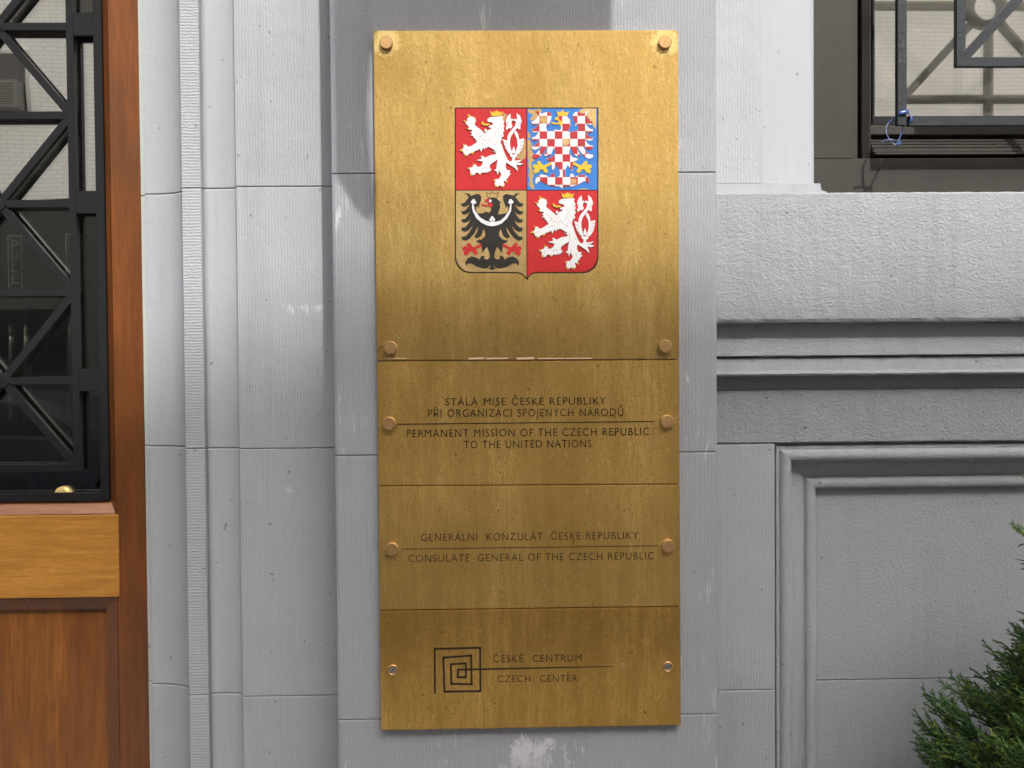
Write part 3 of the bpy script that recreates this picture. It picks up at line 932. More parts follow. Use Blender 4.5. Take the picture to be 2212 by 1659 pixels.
# ------------------------------------------------------------------ brass plates
YF = -0.014            # front of the plates
Lx = [(808, 66), (812, 780), (817, 1050), (820, 1319), (824, 1578)]
Rx = [(1464, 65), (1468, 777), (1469, 1046), (1470, 1310), (1470, 1567)]
LP = [P(u, v, YF) for u, v in Lx]; RP = [P(u, v, YF) for u, v in Rx]
xl = sum(p.x for p in LP) / 5; xr = sum(p.x for p in RP) / 5
g_ = 0.0005
labels = ["uppermost and largest brass plate on the pilaster, bearing the painted coat of arms",
          "brass plate directly below the coat of arms, engraved with four lines about the mission",
          "brass plate third from the top, engraved with the consulate general lines",
          "lowest brass plate, engraved with a square spiral emblem and two short lines"]
plates = []
for k in range(4):
    m_ = (M_BRASS1, M_BRASS2, M_BRASS2, M_BRASS3)[k]
    zl1, zr1 = LP[k].z - (g_ if k else 0), RP[k].z - (g_ if k else 0)
    zl0_, zr0_ = LP[k + 1].z + (g_ if k < 3 else 0), RP[k + 1].z + (g_ if k < 3 else 0)
    th = [0, 0.0003, -0.0002, 0.0][k]
    r_ = empty("brass_plaque", ((xl + xr) / 2, 0, min(zl0_, zr0_)), labels[k], "plaque", "brass plates mounted one above the other")
    bm = add_hexa(nb(), [(xl, YF + th, zl0_), (xr, YF + th, zr0_), (xr, YF + th, zr1), (xl, YF + th, zl1)], [(xl, -0.0008, zl0_), (xr, -0.0008, zr0_), (xr, -0.0008, zr1), (xl, -0.0008, zl1)])
    bmesh.ops.bevel(bm, geom=list(bm.edges), offset=0.0015, segments=2, affect='EDGES')
    obj("plate", bm, m_, r_)
    plates.append(r_)


def bolt(u, v, r_px, parent, name="bolt"):
    c = P(u, v, YF - 0.008); r = r_px * 0.000755
    bm = nb()
    add_cyl(bm, (c.x, c.z), r, YF - 0.0085, YF + 0.001, 32, 0.0011)
    o = obj(name, bm, M_BOLT, parent)
    return o


for u, v in ((834, 91), (1437, 90), (843, 751), (1438, 748)): bolt(u, v, 14, plates[0])
for u, v in ((840, 915), (1442, 911)): bolt(u, v, 14.3, plates[1])
for u, v in ((846, 1187), (1444, 1180)): bolt(u, v, 14.3, plates[2])
M_STEEL = Mat("steel_screw", (0.42, 0.38, 0.32), 0.35, 0.9).m
for u, v in ((848, 1448), (1443, 1441)):
    c = P(u, v, YF - 0.002)
    bm = nb(); n = 28
    prof = [(0.0092, YF), (0.0088, YF - 0.0022), (0.0076, YF - 0.0028), (0.0064, YF - 0.0022), (0.0060, YF - 0.0004)]
    rg = [[bm.verts.new((c.x + r * cos(2 * pi * i / n), y, c.z + r * sin(2 * pi * i / n))) for i in range(n)] for r, y in prof]
    for a, b in zip(rg, rg[1:]):
        for i in range(n): bm.faces.new((a[i], a[(i + 1) % n], b[(i + 1) % n], b[i]))
    w = obj("cup_washer", bm, M_BOLT, plates[3], True)
    bm = add_cyl(nb(), (c.x, c.z), 0.0059, YF - 0.0012, YF + 0.001, 20)
    h = obj("screw_head", bm, M_STEEL, plates[3])
    a = radians(55 if u < 1000 else 20)
    bm = add_bar(nb(), (c.x - 0.0055 * cos(a), c.z - 0.0055 * sin(a)), (c.x + 0.0055 * cos(a), c.z + 0.0055 * sin(a)), 0.0013, YF - 0.0014, YF - 0.0011)
    obj("slot", bm, M_ENGR, h)
c = P(1346, 1439, YF)
obj("plugged_hole", add_cyl(nb(), (c.x, c.z), 0.0046, YF - 0.0004, YF + 0.0004, 20, 0.0002), M_BOLT, plates[3])

# pale residue of old tape along the foot of the top plate
M_RES = Mat("pale_residue", (0.62, 0.42, 0.27), 0.6).m
for u0, u1, w_ in ((1012, 1046, 0.0030), (1050, 1098, 0.0024), (1116, 1154, 0.0034), (1162, 1278, 0.0018), (838, 878, 0.0012)):
    a_ = P(u0, 774.5, YF); b_ = P(u1, 773.8, YF)
    obj("tape_residue", add_bar(nb(), (a_.x, a_.z), (b_.x, b_.z), w_, YF - 0.00025, YF + 0.0002), M_RES, plates[0])
# engraved lines of text
def T(ox, oy): return lambda x, y: ((ox + x / 2.353) / 1.3889, (oy + y / 2.353) / 1.3889)


YT = YF - 0.0005
MM = 0.755e-3 / (2.353 * 1.3889)


def line(tf, s, x0, y0, x1, y1, cap, plate, space=1.0):
    a = P(*tf(x0, y0), YF); b = P(*tf(x1, y1), YF)
    lettering(s, (a.x, a.z), (b.x, b.z), cap * MM * 1.0, YT, M_ENGR, plate, thick=0.0004, space=space)


def rule(tf, x0, y0, x1, y1, w, plate):
    a = P(*tf(x0, y0), YF); b = P(*tf(x1, y1), YF)
    obj("engraved_rule", add_bar(nb(), (a.x, a.z), (b.x, b.z), w, YT, YF + 0.0003), M_ENGR, plate)


t1 = T(1120, 1150)
line(t1, "STÁLÁ MISE ČESKÉ REPUBLIKY", 508, 157, 1642, 149, 52, plates[1], 1.25)
line(t1, "PŘI ORGANIZACI SPOJENÝCH NÁRODŮ", 387, 238, 1765, 230, 53, plates[1], 1.25)
rule(t1, 165, 289, 1985, 269, 0.0013, plates[1])
line(t1, "PERMANENT MISSION OF THE CZECH REPUBLIC", 237, 381, 1947, 366, 53, plates[1], 1.1)
line(t1, "TO THE UNITED NATIONS", 640, 459, 1540, 451, 53, plates[1], 1.1)
t2 = T(1120, 1540)
line(t2, "GENERÁLNÍ  KONZULÁT  ČESKÉ REPUBLIKY", 337, 197, 1870, 181, 52, plates[2])
rule(t2, 205, 253, 2010, 229, 0.0012, plates[2])
line(t2, "CONSULATE  GENERAL OF THE CZECH REPUBLIC", 248, 345, 1980, 325, 52, plates[2])
t3 = T(1120, 1880)
line(t3, "ČESKÉ  CENTRUM", 848, 252, 1470, 245, 50, plates[3], 1.2)
line(t3, "CZECH  CENTER", 880, 392, 1440, 387, 47, plates[3], 1.2)
sp = [(435, 466), (433, 157), (754, 149), (756, 455), (503, 459), (494, 219), (690, 204), (695, 407), (551, 403), (547, 266), (653, 259), (653, 357), (595, 357), (598, 304)]
bm = nb()
pp = [P(*t3(*q), YF) for q in sp]
for a, b in zip(pp, pp[1:]):
    add_bar(bm, (a.x, a.z), (b.x, b.z), 14 * MM, YT, YF + 0.0003, ext=7 * MM * 0.98)
a = P(*t3(598, 304), YF); b = P(*t3(1695, 280), YF)
add_hexa(bm, [(a.x, YT - .0001, a.z + 7 * MM), (b.x, YT - .0001, b.z + 2 * MM), (b.x, YT - .0001, b.z - 2 * MM), (a.x, YT - .0001, a.z - 7 * MM)],
         [(a.x, YF, a.z + 7 * MM), (b.x, YF, b.z + 2 * MM), (b.x, YF, b.z - 2 * MM), (a.x, YF, a.z - 7 * MM)])
obj("spiral_emblem", bm, M_ENGR, plates[3])

# ------------------------------------------------------------------ coat of arms on the top plate
plq = plates[0]


def SRC(x, y):
    p = P(x / 1.3889, y / 1.3889, YF); return (p.x, p.z)


def tA(dx=0, dy=0): return lambda q: [SRC(1350 + x / 6.146 + dx, 310 + y / 6.146 + dy) for x, y in q]
def tB(q): return [SRC(1570 + x / 6.146, 310 + y / 6.146) for x, y in q]
def tC(dx=0, dy=0): return lambda q: [SRC(1350 + x / 5.821 + dx, 565 + y / 5.821 + dy) for x, y in q]


XM, YM, XL0, XR0, YT0, YB0 = 1580.5, 571, 1367, 1793, 325, 817
n = 8
arcL = [(XL0 + 46 - 46 * cos(a * pi / 2 / n), YB0 - 48 + 48 * sin(a * pi / 2 / n)) for a in range(n + 1)]
arcR = [(XR0 - 46 + 46 * sin(a * pi / 2 / n), YB0 - 48 + 48 * cos(a * pi / 2 / n)) for a in range(n + 1)]
out = [(XL0, YT0)] + arcL + [(XM - 28, YB0), (XM - 14, YB0 + 5), (XM - 4, YB0 + 16), (XM + 1, YB0 + 22), (XM + 5, YB0 + 16), (XM + 13, YB0 + 5), (XM + 27, YB0)] + arcR + [(XR0, YT0)]
S = lambda q: [SRC(*p) for p in q]


def grow(q, d):
    c = (XM, 575); r = []
    for x, y in q:
        r.append((x + d * (1 if x > c[0] + 30 else -1 if x < c[0] - 30 else 0), y + d * (1 if y > c[1] else -1)))
    return r


obj("shield_border", add_poly(nb(), S(grow(out, 2.6)), YF - 0.0003, YF + 0.0002), M_ENGR, plq)
yq = YF - 0.0006
w_ = 1.3
qa = [(XL0 + w_, YT0 + w_), (XM - w_, YT0 + w_), (XM - w_, YM - w_), (XL0 + w_, YM - w_)]
qb = [(XM + w_, YT0 + w_), (XR0 - w_, YT0 + w_), (XR0 - w_, YM - w_), (XM + w_, YM - w_)]
qc = [(XM - w_, YM + w_), (XL0 + w_, YM + w_)] + [(x + w_, y - w_) for x, y in arcL] + [(XM - 28, YB0 - w_), (XM - 14, YB0 + 3), (XM - 4, YB0 + 12), (XM - w_, YB0 + 14)]
qd = [(XM + w_, YM + w_), (XM + w_, YB0 + 14), (XM + 5, YB0 + 12), (XM + 13, YB0 + 3), (XM + 27, YB0 - w_)] + [(x - w_, y - w_) for x, y in arcR] + [(XR0 - w_, YM + w_)]
f1 = obj("shield_quarter", add_poly(nb(), S(qa), yq, YF), M_ENAM_R, plq); f1['label'] = "red upper quarter with the white lion"
f2 = obj("shield_quarter", add_poly(nb(), S(qb), yq, YF), M_ENAM_B, plq); f2['label'] = "blue quarter with flaking enamel and the chequered eagle"
f3 = obj("shield_quarter", add_poly(nb(), S(qc), yq, YF), M_BARE, plq); f3['label'] = "bare brass quarter with the black eagle"
f4 = obj("shield_quarter", add_poly(nb(), S(qd), yq, YF), M_ENAM_R, plq); f4['label'] = "red lower quarter with the white lion"

LION = [(690, 300), (725, 272), (760, 258), (850, 252), (960, 244), (982, 262), (966, 300), (1003, 365), (978, 378), (1006, 425), (985, 455), (1003, 520), (972, 545), (996, 612), (945, 640), (938, 712), (925, 720),
        (955, 770), (985, 870), (1020, 955), (1062, 1045), (1105, 1080), (1140, 1070), (1152, 1008), (1200, 1008), (1190, 1062), (1262, 1056), (1338, 1038), (1290, 1082), (1200, 1098), (1255, 1100), (1352, 1118), (1290, 1146), (1215, 1132),
        (1240, 1190), (1251, 1256), (1190, 1192), (1110, 1142), (1040, 1092), (1028, 1130), (1024, 1180), (1050, 1236), (1112, 1240), (1090, 1275), (1124, 1303), (1085, 1340), (1062, 1385), (1030, 1410), (1056, 1440), (1040, 1462), (1000, 1422), (985, 1450), (1008, 1500),
        (985, 1545), (950, 1540), (912, 1512), (885, 1545), (838, 1545), (825, 1480), (845, 1440), (812, 1425), (850, 1402), (900, 1402), (940, 1345), (948, 1305), (918, 1270), (905, 1232), (880, 1326), (864, 1262), (813, 1240), (855, 1212),
        (865, 1130), (885, 1038), (800, 1092), (735, 1136), (730, 1190), (767, 1236), (722, 1250), (735, 1272), (688, 1262), (697, 1288), (640, 1270), (645, 1290), (590, 1274), (565, 1315), (530, 1305), (520, 1285), (480, 1280), (445, 1325),
        (390, 1330), (372, 1280), (385, 1245), (335, 1215), (372, 1187), (425, 1178), (420, 1150), (480, 1132), (497, 1180), (560, 1172), (600, 1130), (607, 1075), (560, 1068), (489, 1053), (558, 1036), (592, 1025), (568, 972), (618, 985), (648, 1012), (740, 965),
        (850, 945), (856, 920), (775, 880), (850, 898), (830, 868), (760, 830), (705, 800), (672, 838), (662, 792), (640, 856), (612, 816), (575, 896), (550, 842), (500, 872), (455, 882), (425, 925), (378, 920), (345, 935),
        (330, 965), (290, 965), (252, 930), (250, 905), (205, 880), (222, 850), (255, 830), (248, 785), (300, 768), (330, 808), (400, 790), (470, 742), (512, 710), (470, 692), (488, 672), (428, 632), (445, 606), (375, 596), (415, 572), (380, 530), (420, 520),
        (402, 490), (358, 492), (330, 470), (350, 455), (340, 420), (292, 382), (290, 350), (322, 330), (315, 295), (350, 255), (385, 245), (430, 258), (460, 290), (478, 330), (455, 372), (462, 412), (540, 472), (640, 558),
        (700, 512), (650, 528), (636, 505), (642, 480), (665, 474), (672, 500), (692, 508), (745, 482), (778, 456), (722, 452), (714, 430), (735, 412), (790, 405), (790, 368), (745, 348), (712, 350), (694, 330)]
TAILS = [
    [(975, 662), (1055, 697), (1060, 620), (1085, 560), (1150, 480), (1192, 430), (1216, 370), (1204, 325), (1168, 326), (1172, 295), (1210, 292), (1240, 312), (1228, 185), (1290, 235), (1322, 330), (1297, 420), (1302, 475), (1272, 488), (1248, 455), (1215, 482), (1180, 532), (1130, 604), (1106, 680), (1106, 780), (1138, 890), (1150, 945), (1105, 940), (1060, 900), (1022, 830), (1000, 760)],
    [(1182, 545), (1212, 502), (1256, 570), (1278, 668), (1362, 650), (1352, 760), (1322, 860), (1270, 938), (1190, 945), (1212, 895), (1246, 790), (1238, 665)],
    [(1112, 190), (1120, 295), (1150, 288), (1166, 318), (1142, 330), (1131, 372), (1152, 430), (1120, 470), (1085, 458), (1048, 502), (1026, 455), (1044, 420), (1028, 330), (1055, 250)],
    [(1175, 795), (1206, 880), (1198, 925), (1150, 925), (1146, 870)],
    [(1102, 948), (1242, 948), (1230, 990), (1205, 1006), (1140, 1002), (1118, 985)]]
CLAWS = [[(325, 203), (385, 238), (372, 262), (340, 268)], [(240, 322), (296, 322), (288, 356)], [(475, 258), (448, 275), (472, 305)], [(293, 464), (346, 462), (345, 488)], [(232, 748), (290, 770), (262, 800)],
         [(168, 882), (215, 845), (240, 868), (222, 890)], [(262, 935), (300, 940), (298, 962), (285, 990)], [(400, 898), (440, 902), (420, 946), (400, 930)], [(424, 1105), (462, 1135), (430, 1158)], [(310, 1196), (372, 1188), (375, 1215), (352, 1218)],
         [(378, 1290), (415, 1290), (410, 1320), (375, 1345)], [(522, 1288), (565, 1292), (545, 1332)], [(792, 1415), (845, 1412), (840, 1448), (820, 1445)], [(838, 1508), (878, 1510), (866, 1540), (834, 1560)], [(945, 1518), (985, 1515), (990, 1560), (960, 1545)], [(1028, 1430), (1062, 1436), (1056, 1475), (1036, 1458)]]
CROWN = [(730, 138), (788, 186), (808, 150), (832, 166), (855, 128), (880, 166), (902, 150), (924, 184), (976, 150), (945, 240), (765, 236)]
TONGUE = [(606, 330), (580, 362), (590, 392), (630, 414), (690, 416), (728, 396), (722, 372), (670, 386), (632, 376), (610, 355)]
LINES = [[(520, 690), (570, 620), (640, 565), (690, 545)], [(570, 692), (640, 640), (700, 575)], [(600, 700), (680, 690), (730, 640)], [(730, 640), (745, 690), (780, 720)], [(800, 660), (830, 580), (870, 500)], [(790, 720), (830, 770), (850, 770), (855, 700)],
         [(860, 620), (900, 690), (945, 712)], [(890, 520), (930, 590), (990, 612)], [(820, 400), (850, 480)], [(880, 440), (905, 500)], [(925, 430), (960, 490)], [(940, 370), (985, 440)], [(670, 770), (720, 700)], [(470, 540), (525, 580), (548, 628), (565, 605)],
         [(520, 780), (560, 750), (610, 745), (620, 765)], [(885, 880), (890, 1000), (880, 1040)], [(990, 960), (1010, 1020)], [(250, 895), (330, 850)], [(340, 330), (390, 375)], [(575, 1225), (650, 1190), (680, 1205)], [(400, 1255), (440, 1240)], [(915, 1500), (925, 1450)], [(1000, 1260), (1020, 1290), (1000, 1320)],
         [(930, 1180), (915, 1240)], [(1040, 360), (1085, 380)], [(1040, 420), (1075, 410)], [(1250, 380), (1300, 350)], [(1260, 410), (1300, 400)], [(1000, 720), (1060, 760)], [(1010, 790), (1060, 830)], [(1030, 850), (1080, 890)], [(1290, 720), (1345, 700)], [(1285, 790), (1335, 770)], [(1270, 850), (1310, 840)], [(760, 285), (800, 290), (820, 282)]]


def strips(bm, lines, tf, w, y):
    for ln in lines:
        q = tf(ln)
        for a, b in zip(q, q[1:]): add_bar(bm, a, b, w, y, y + 0.0005)


def lion(tf):
    top = YF - 0.0024
    b = obj("lion", add_poly(nb(), tf(LION), top, YF), M_ENAM_W, plq)
    for k, t in enumerate(TAILS):
        obj("tail" if k < 3 else "tail_tuft", add_poly(nb(), tf(t), top + (0.0002 if k != 1 else 0.0005) + 0.00003 * k, YF), M_ENAM_W, b)
    for c in CLAWS: obj("claw", add_poly(nb(), tf(c), top - 0.0002, YF), M_ENAM_G, b)
    obj("crown", add_poly(nb(), tf(CROWN), top - 0.0001, YF), M_ENAM_G, b)
    obj("tongue", add_poly(nb(), tf(TONGUE), top - 0.0001, YF), M_ENAM_G, b)
    bm = nb(); q = tf(LION)
    for u_, v_ in zip(q, q[1:] + q[:1]): add_bar(bm, u_, v_, 0.0006, top + 0.0008, YF)
    obj("outline", bm, M_BARE, b)
    bm = nb(); strips(bm, LINES, tf, 0.0006, top - 0.00015)
    tag(obj("relief_lines", bm, M_LINE, b), kind="stuff")


lion(tA()); lion(tA(213.8, 245.4))
WING = [(845, 462), (868, 452), (950, 442), (1000, 428), (1024, 375), (1012, 318), (985, 315), (962, 355), (968, 308), (930, 210), (928, 135), (978, 98), (1040, 108), (1100, 132), (1148, 92), (1218, 85), (1180, 112), (1142, 150), (1205, 235), (1240, 262), (1282, 265), (1270, 305), (1232, 325),
        (1180, 312), (1128, 280), (1185, 365), (1230, 400), (1276, 400), (1262, 448), (1212, 462), (1160, 440), (1118, 398), (1175, 495), (1220, 540), (1276, 545), (1258, 592), (1202, 602), (1150, 580), (1108, 540), (1165, 635), (1215, 685), (1276, 690), (1262, 742), (1210, 762), (1150, 735), (1070, 645),
        (1125, 755), (1200, 838), (1276, 850), (1262, 898), (1200, 916), (1130, 880), (1060, 800), (980, 665), (1000, 760), (1052, 856), (990, 872), (930, 832), (885, 708), (855, 792), (860, 832), (920, 895), (1016, 916), (980, 950), (925, 966), (916, 1050), (908, 1132), (868, 1068), (825, 1022), (800, 1080),
        (775, 1150), (780, 1210), (820, 1242), (868, 1236), (884, 1205), (865, 1182), (910, 1176), (945, 1212), (948, 1252), (1010, 1210), (1100, 1190), (1170, 1230), (1206, 1290), (1196, 1356), (1160, 1312), (1100, 1310), (1000, 1370), (890, 1400), (800, 1388), (762, 1330), (775, 1380), (800, 1402), (762, 1412)]
HEADR = [(660, 178), (740, 172), (820, 178), (856, 220), (896, 245), (868, 262), (880, 320), (852, 400)]
MIR = [(1474 - x, y) for x, y in WING[::-1]]
HEADL = [(600, 430), (612, 405), (690, 424), (715, 395), (722, 350), (700, 335), (660, 250), (650, 215)]
EAGLE = HEADR + WING + [(737, 1432)] + MIR[:-2] + HEADL
BEAK = [(668, 176), (612, 205), (604, 247), (645, 238), (690, 272), (655, 290), (600, 290), (545, 262), (558, 308), (620, 318), (690, 312), (704, 342), (747, 312), (745, 270), (690, 238), (664, 215), (685, 192)]
FOOT = [(548, 966), (500, 988), (440, 1022), (402, 1028), (375, 1000), (347, 958), (315, 952), (294, 985), (312, 1020), (250, 1010), (220, 1040), (226, 1077), (262, 1090), (238, 1112), (240, 1147), (266, 1180), (287, 1160), (327, 1152), (337, 1117), (375, 1100), (403, 1107), (412, 1142), (455, 1168), (482, 1150), (482, 1110), (452, 1077), (472, 1057), (552, 1014)]
FOOTR = [(1474 - x, y) for x, y in FOOT]
CRESC = [(410, 255), (432, 385), (520, 505), (620, 568), (700, 588), (737, 575), (790, 588), (880, 566), (960, 498), (1035, 385), (1058, 255), (1076, 255), (1066, 400), (1000, 522), (900, 618), (800, 655), (735, 663), (650, 650), (550, 602), (460, 520), (402, 405), (386, 330), (392, 255)]


def circ(x, y, r, n=12): return [(x + r * cos(2 * pi * k / n), y + r * sin(2 * pi * k / n)) for k in range(n)]


tc = tC()
top = YF - 0.0011
e = obj("eagle", add_poly(nb(), tc(EAGLE), top, YF), M_ENAM_K, plq); e['label'] = "black eagle with a white crescent"
for f_ in (FOOT, FOOTR): obj("foot", add_poly(nb(), tc(f_), top - 0.0002, YF), M_ENAM_R, e)
obj("beak", add_poly(nb(), tc(BEAK), top - 0.0002, YF), M_ENAM_R, e)
obj("eye", add_poly(nb(), tc(circ(705, 220, 24)), top - 0.0003, YF), M_ENAM_W, e)
bm = nb(); add_poly(bm, tc(CRESC), top - 0.0003, YF)
for k, (x, y) in enumerate(((391, 240), (415, 214), (434, 248), (1044, 248), (1058, 214), (1085, 240), (712, 550), (737, 515), (766, 550))):
    add_poly(bm, tc(circ(x, y, 25)), top - 0.0004 - 0.00002 * k, YF)
obj("crescent", bm, M_ENAM_W, e)
bm = nb(); strips(bm, [[(635, 72), (665, 165), (815, 165), (850, 70), (778, 104), (737, 60), (700, 104), (635, 72)]], tc, 0.0008, YF - 0.0009)
obj("crown_outline", bm, M_ENGR, e)

te = tC(210.1, -245.5)
mc = Mat("red_and_white_chequer_enamel", (0.8, 0.8, 0.8), 0.32)
o_ = SRC(1570 + 720 / 6.146, 310 + 660 / 6.146); cell = SRC(1570 + 860 / 6.146, 310 + 660 / 6.146)[0] - o_[0]
ck = mc.N.new("ShaderNodeTexChecker"); ck.inputs["Scale"].default_value = 1.0
ck.inputs["Color1"].default_value = (0.60, 0.60, 0.60, 1); ck.inputs["Color2"].default_value = (0.36, 0.025, 0.03, 1)
mpn = mc.N.new("ShaderNodeMapping"); mpn.vector_type = 'TEXTURE'
mpn.inputs["Location"].default_value = (o_[0] + 40 * cell, -10.37 * cell, o_[1] - 40 * cell); mpn.inputs["Scale"].default_value = (cell,) * 3
mc.L.new(mc.pos(), mpn.inputs["Vector"]); mc.L.new(mpn.outputs[0], ck.inputs["Vector"]); mc.color(ck.outputs[0])
top2 = YF - 0.0016
bm = nb(); add_poly(bm, te(EAGLE), top2, YF)
e2 = obj("eagle", bm, mc.m, plq); e2['label'] = "red and white chequered eagle with gaps in the enamel"
for f_ in (FOOT, FOOTR): obj("foot", add_poly(nb(), te(f_), top2 - 0.0002, YF), M_ENAM_G, e2)
obj("beak", add_poly(nb(), te(BEAK), top2 - 0.0002, YF), M_ENAM_G, e2)
obj("crown", add_poly(nb(), tB([(608, 143), (642, 240), (815, 236), (842, 143), (792, 178), (745, 152), (720, 118), (692, 160), (652, 166)]), top2 - 0.0002, YF), M_ENAM_G, e2)
bm = nb()
q = te(EAGLE)
for a, b in zip(q, q[1:] + q[:1]): add_bar(bm, a, b, 0.0007, top2 + 0.0004, YF)
obj("outline", bm, M_BARE, e2)
PATCH = [[(310, 250), (425, 252), (428, 372), (350, 375), (312, 340)], [(725, 665), (850, 668), (848, 740), (800, 785), (728, 780)], [(870, 1395), (975, 1400), (978, 1480), (872, 1485)]]
for p_ in PATCH: obj("missing_enamel", add_poly(nb(), tB(p_), top2 - 0.0001, YF), M_BARE, e2)
bm = nb()
for k, p_ in enumerate([[(80, 100), (180, 125), (290, 97), (355, 150), (300, 190), (262, 262), (215, 300), (150, 322), (118, 290), (160, 240), (190, 215), (130, 195), (90, 165)],
           [(1020, 140), (1110, 97), (1345, 97), (1345, 350), (1330, 482), (1292, 430), (1270, 360), (1200, 262), (1150, 212), (1040, 165)],
           [(80, 520), (128, 555), (130, 640), (84, 640)],
           [(80, 650), (120, 680), (155, 750), (145, 850), (190, 930), (165, 1000), (210, 1050), (150, 1100), (150, 1180), (190, 1260), (195, 1330), (165, 1400), (180, 1480), (212, 1580), (150, 1575), (95, 1490), (125, 1420), (90, 1330), (110, 1230), (85, 1150), (100, 1080), (80, 960)],
           [(1000, 1590), (1060, 1572), (1150, 1570), (1230, 1590)]]):
    obj("flaked_patch", add_poly(nb(), tB(p_), yq - 0.0002 - 0.00002 * k, YF), M_BARE, f2)
bm = nb()
for k, p_ in enumerate([[(972, 168), (1052, 212), (1030, 268), (1002, 352), (974, 330), (970, 250)], [(1362, 642), (1396, 690), (1394, 960), (1372, 1030), (1228, 1022), (1255, 960), (1325, 890), (1352, 780)], [(945, 640), (975, 660), (965, 700), (945, 680)]]):
    obj("flaked_patch", add_poly(nb(), tA()(p_), yq - 0.0002 - 0.00002 * k, YF), M_BARE, f1)

# ------------------------------------------------------------------ evergreen shrub, lower right
mfo = Mat("cypress_foliage", (0.05, 0.1, 0.03), 0.6, 0, 0.25)
at = mfo.N.new("ShaderNodeAttribute"); at.attribute_name = "tip"
cN = mfo.mix(mfo.noise(9, None, 3), (0.026, 0.072, 0.030), (0.042, 0.100, 0.024))
mfo.color(mfo.mix(at.outputs["Fac"], cN, (0.26, 0.30, 0.025)))
mfo.b.inputs["Subsurface Weight"].default_value = 0.0
mbk = Mat("shrub_bark", (0.09, 0.06, 0.04), 0.9).m
ax = P(2482, 1200, -0.19)
az1 = Z(1019, 2400, -0.19); z_b = 0.28
segs = []


def spray(seed):
    r = random.Random(seed); out_ = []       # (p, q, w0, w1, tip0, tip1)
    Ln = r.uniform(0.060, 0.085)
    n_ = 11
    def ax_(t): return Vector((0.012 * sin(t * 2.2 + seed), 0.006 * sin(t * 3), Ln * t))
    for i in range(6):
        a, b = ax_(i / 6), ax_((i + 1) / 6)
        out_.append((a, b, 0.0016, 0.0013, 0, 0))
    for i in range(2, n_ + 1):
        t = i / n_; s = 1 if i % 2 else -1
        p = ax_(t); l1 = (0.028 * (1 - t * 0.62)) * r.uniform(0.75, 1.15)
        d = Vector((s * sin(0.62), r.uniform(-0.28, 0.28), cos(0.62))).normalized()
        q1 = p + d * l1 * 0.55; q2 = q1 + (d + Vector((0, 0, 0.35))).normalized() * l1 * 0.5
        out_.append((p, q1, 0.0012, 0.0012, 0, 0.0)); out_.append((q1, q2, 0.0012, 0.0008, 0.0, r.choice((0.25, 0.6, 1))))
        for k in range(3):
            u = 0.25 + 0.25 * k
            pp_ = p.lerp(q2, u); s2 = 1 if (k + i) % 2 else -1
            perp = Vector((d.z, 0, -d.x)) * s2
            dd = (d * 0.9 + perp * 0.55 + Vector((0, r.uniform(-0.3, 0.3), 0.1))).normalized()
            ll = r.uniform(0.007, 0.013) * (1 - 0.3 * t)
            out_.append((pp_, pp_ + dd * ll, 0.0011, 0.0007, 0.0, r.choice((0.1, 0.5, 0.9))))
    return out_


def spray_mesh(sg):
    vs, fs, tp = [], [], []
    for (a, b, w0, w1, t0, t1) in sg:
        d = (b - a).normalized(); u = d.cross(Vector((0, 1, 0.01))).normalized(); v = d.cross(u)
        k0 = len(vs)
        for (p, w, t) in ((a, w0, t0), (b, w1, t1)):
            for ang in (0, 2 * pi / 3, 4 * pi / 3):
                vs.append(p + (u * cos(ang) + v * sin(ang)) * w); tp.append(t)
        vs.append(b + d * w1 * 1.3); tp.append(t1)
        for i in range(3):
            j = (i + 1) % 3
            fs += [(k0 + i, k0 + j, k0 + 3 + j), (k0 + i, k0 + 3 + j, k0 + 3 + i), (k0 + 3 + i, k0 + 3 + j, k0 + 6)]
    return np.array([tuple(v) for v in vs]), np.array(fs), np.array(tp)


protos = [spray_mesh(spray(k)) for k in range(5)]
VV, FF, TT = [], [], []
nv = 0
crown_c = []
N_SPR = 4700
for i in range(N_SPR):
    h = random.random() ** 1.3                 # 0 bottom, 1 apex
    z = z_b + (az1 - z_b) * h
    Rr = min((az1 - z) * 0.72, 0.36)
    Rr *= 1 + 0.10 * sin(z * 31 + 1.3) * 0.6
    phi = random.uniform(0, 2 * pi)
    if cos(phi) > 0.35 and random.random() < 0.6: phi = pi - phi
    lump = 1 + 0.10 * sin(5 * phi + z * 14) + 0.06 * sin(9 * phi - z * 33)
    rad = Rr * lump * random.choice((1.0, 0.97, 0.93, 0.85, 0.75)) - 0.075
    if rad < 0.0: rad = random.uniform(0, 0.01)
    o3 = Vector((ax.x + rad * cos(phi), ax.y + min(rad, 0.24) * sin(phi), z - 0.045))
    outd = Vector((cos(phi), sin(phi), random.uniform(0.35, 0.95))).normalized()
    outd = (outd + Vector((random.uniform(-.25, .25), random.uniform(-.25, .25), random.uniform(-.25, .25)))).normalized()
    side = outd.cross(Vector((0, 0, 1))).normalized()
    tw = random.uniform(-0.9, 0.9)
    up = side.cross(outd)
    sx = (side * cos(tw) + up * sin(tw)); sy = outd.cross(sx)
    Mx = np.array([tuple(sx), tuple(sy), tuple(outd)])
    v, f, t = protos[random.randrange(5)]
    sc_ = random.uniform(0.8, 1.15)
    VV.append(v * sc_ @ Mx + np.array(tuple(o3))); FF.append(f + nv); nv += len(v)
    TT.append(t * random.uniform(0.2, 1.0) ** 0.7)
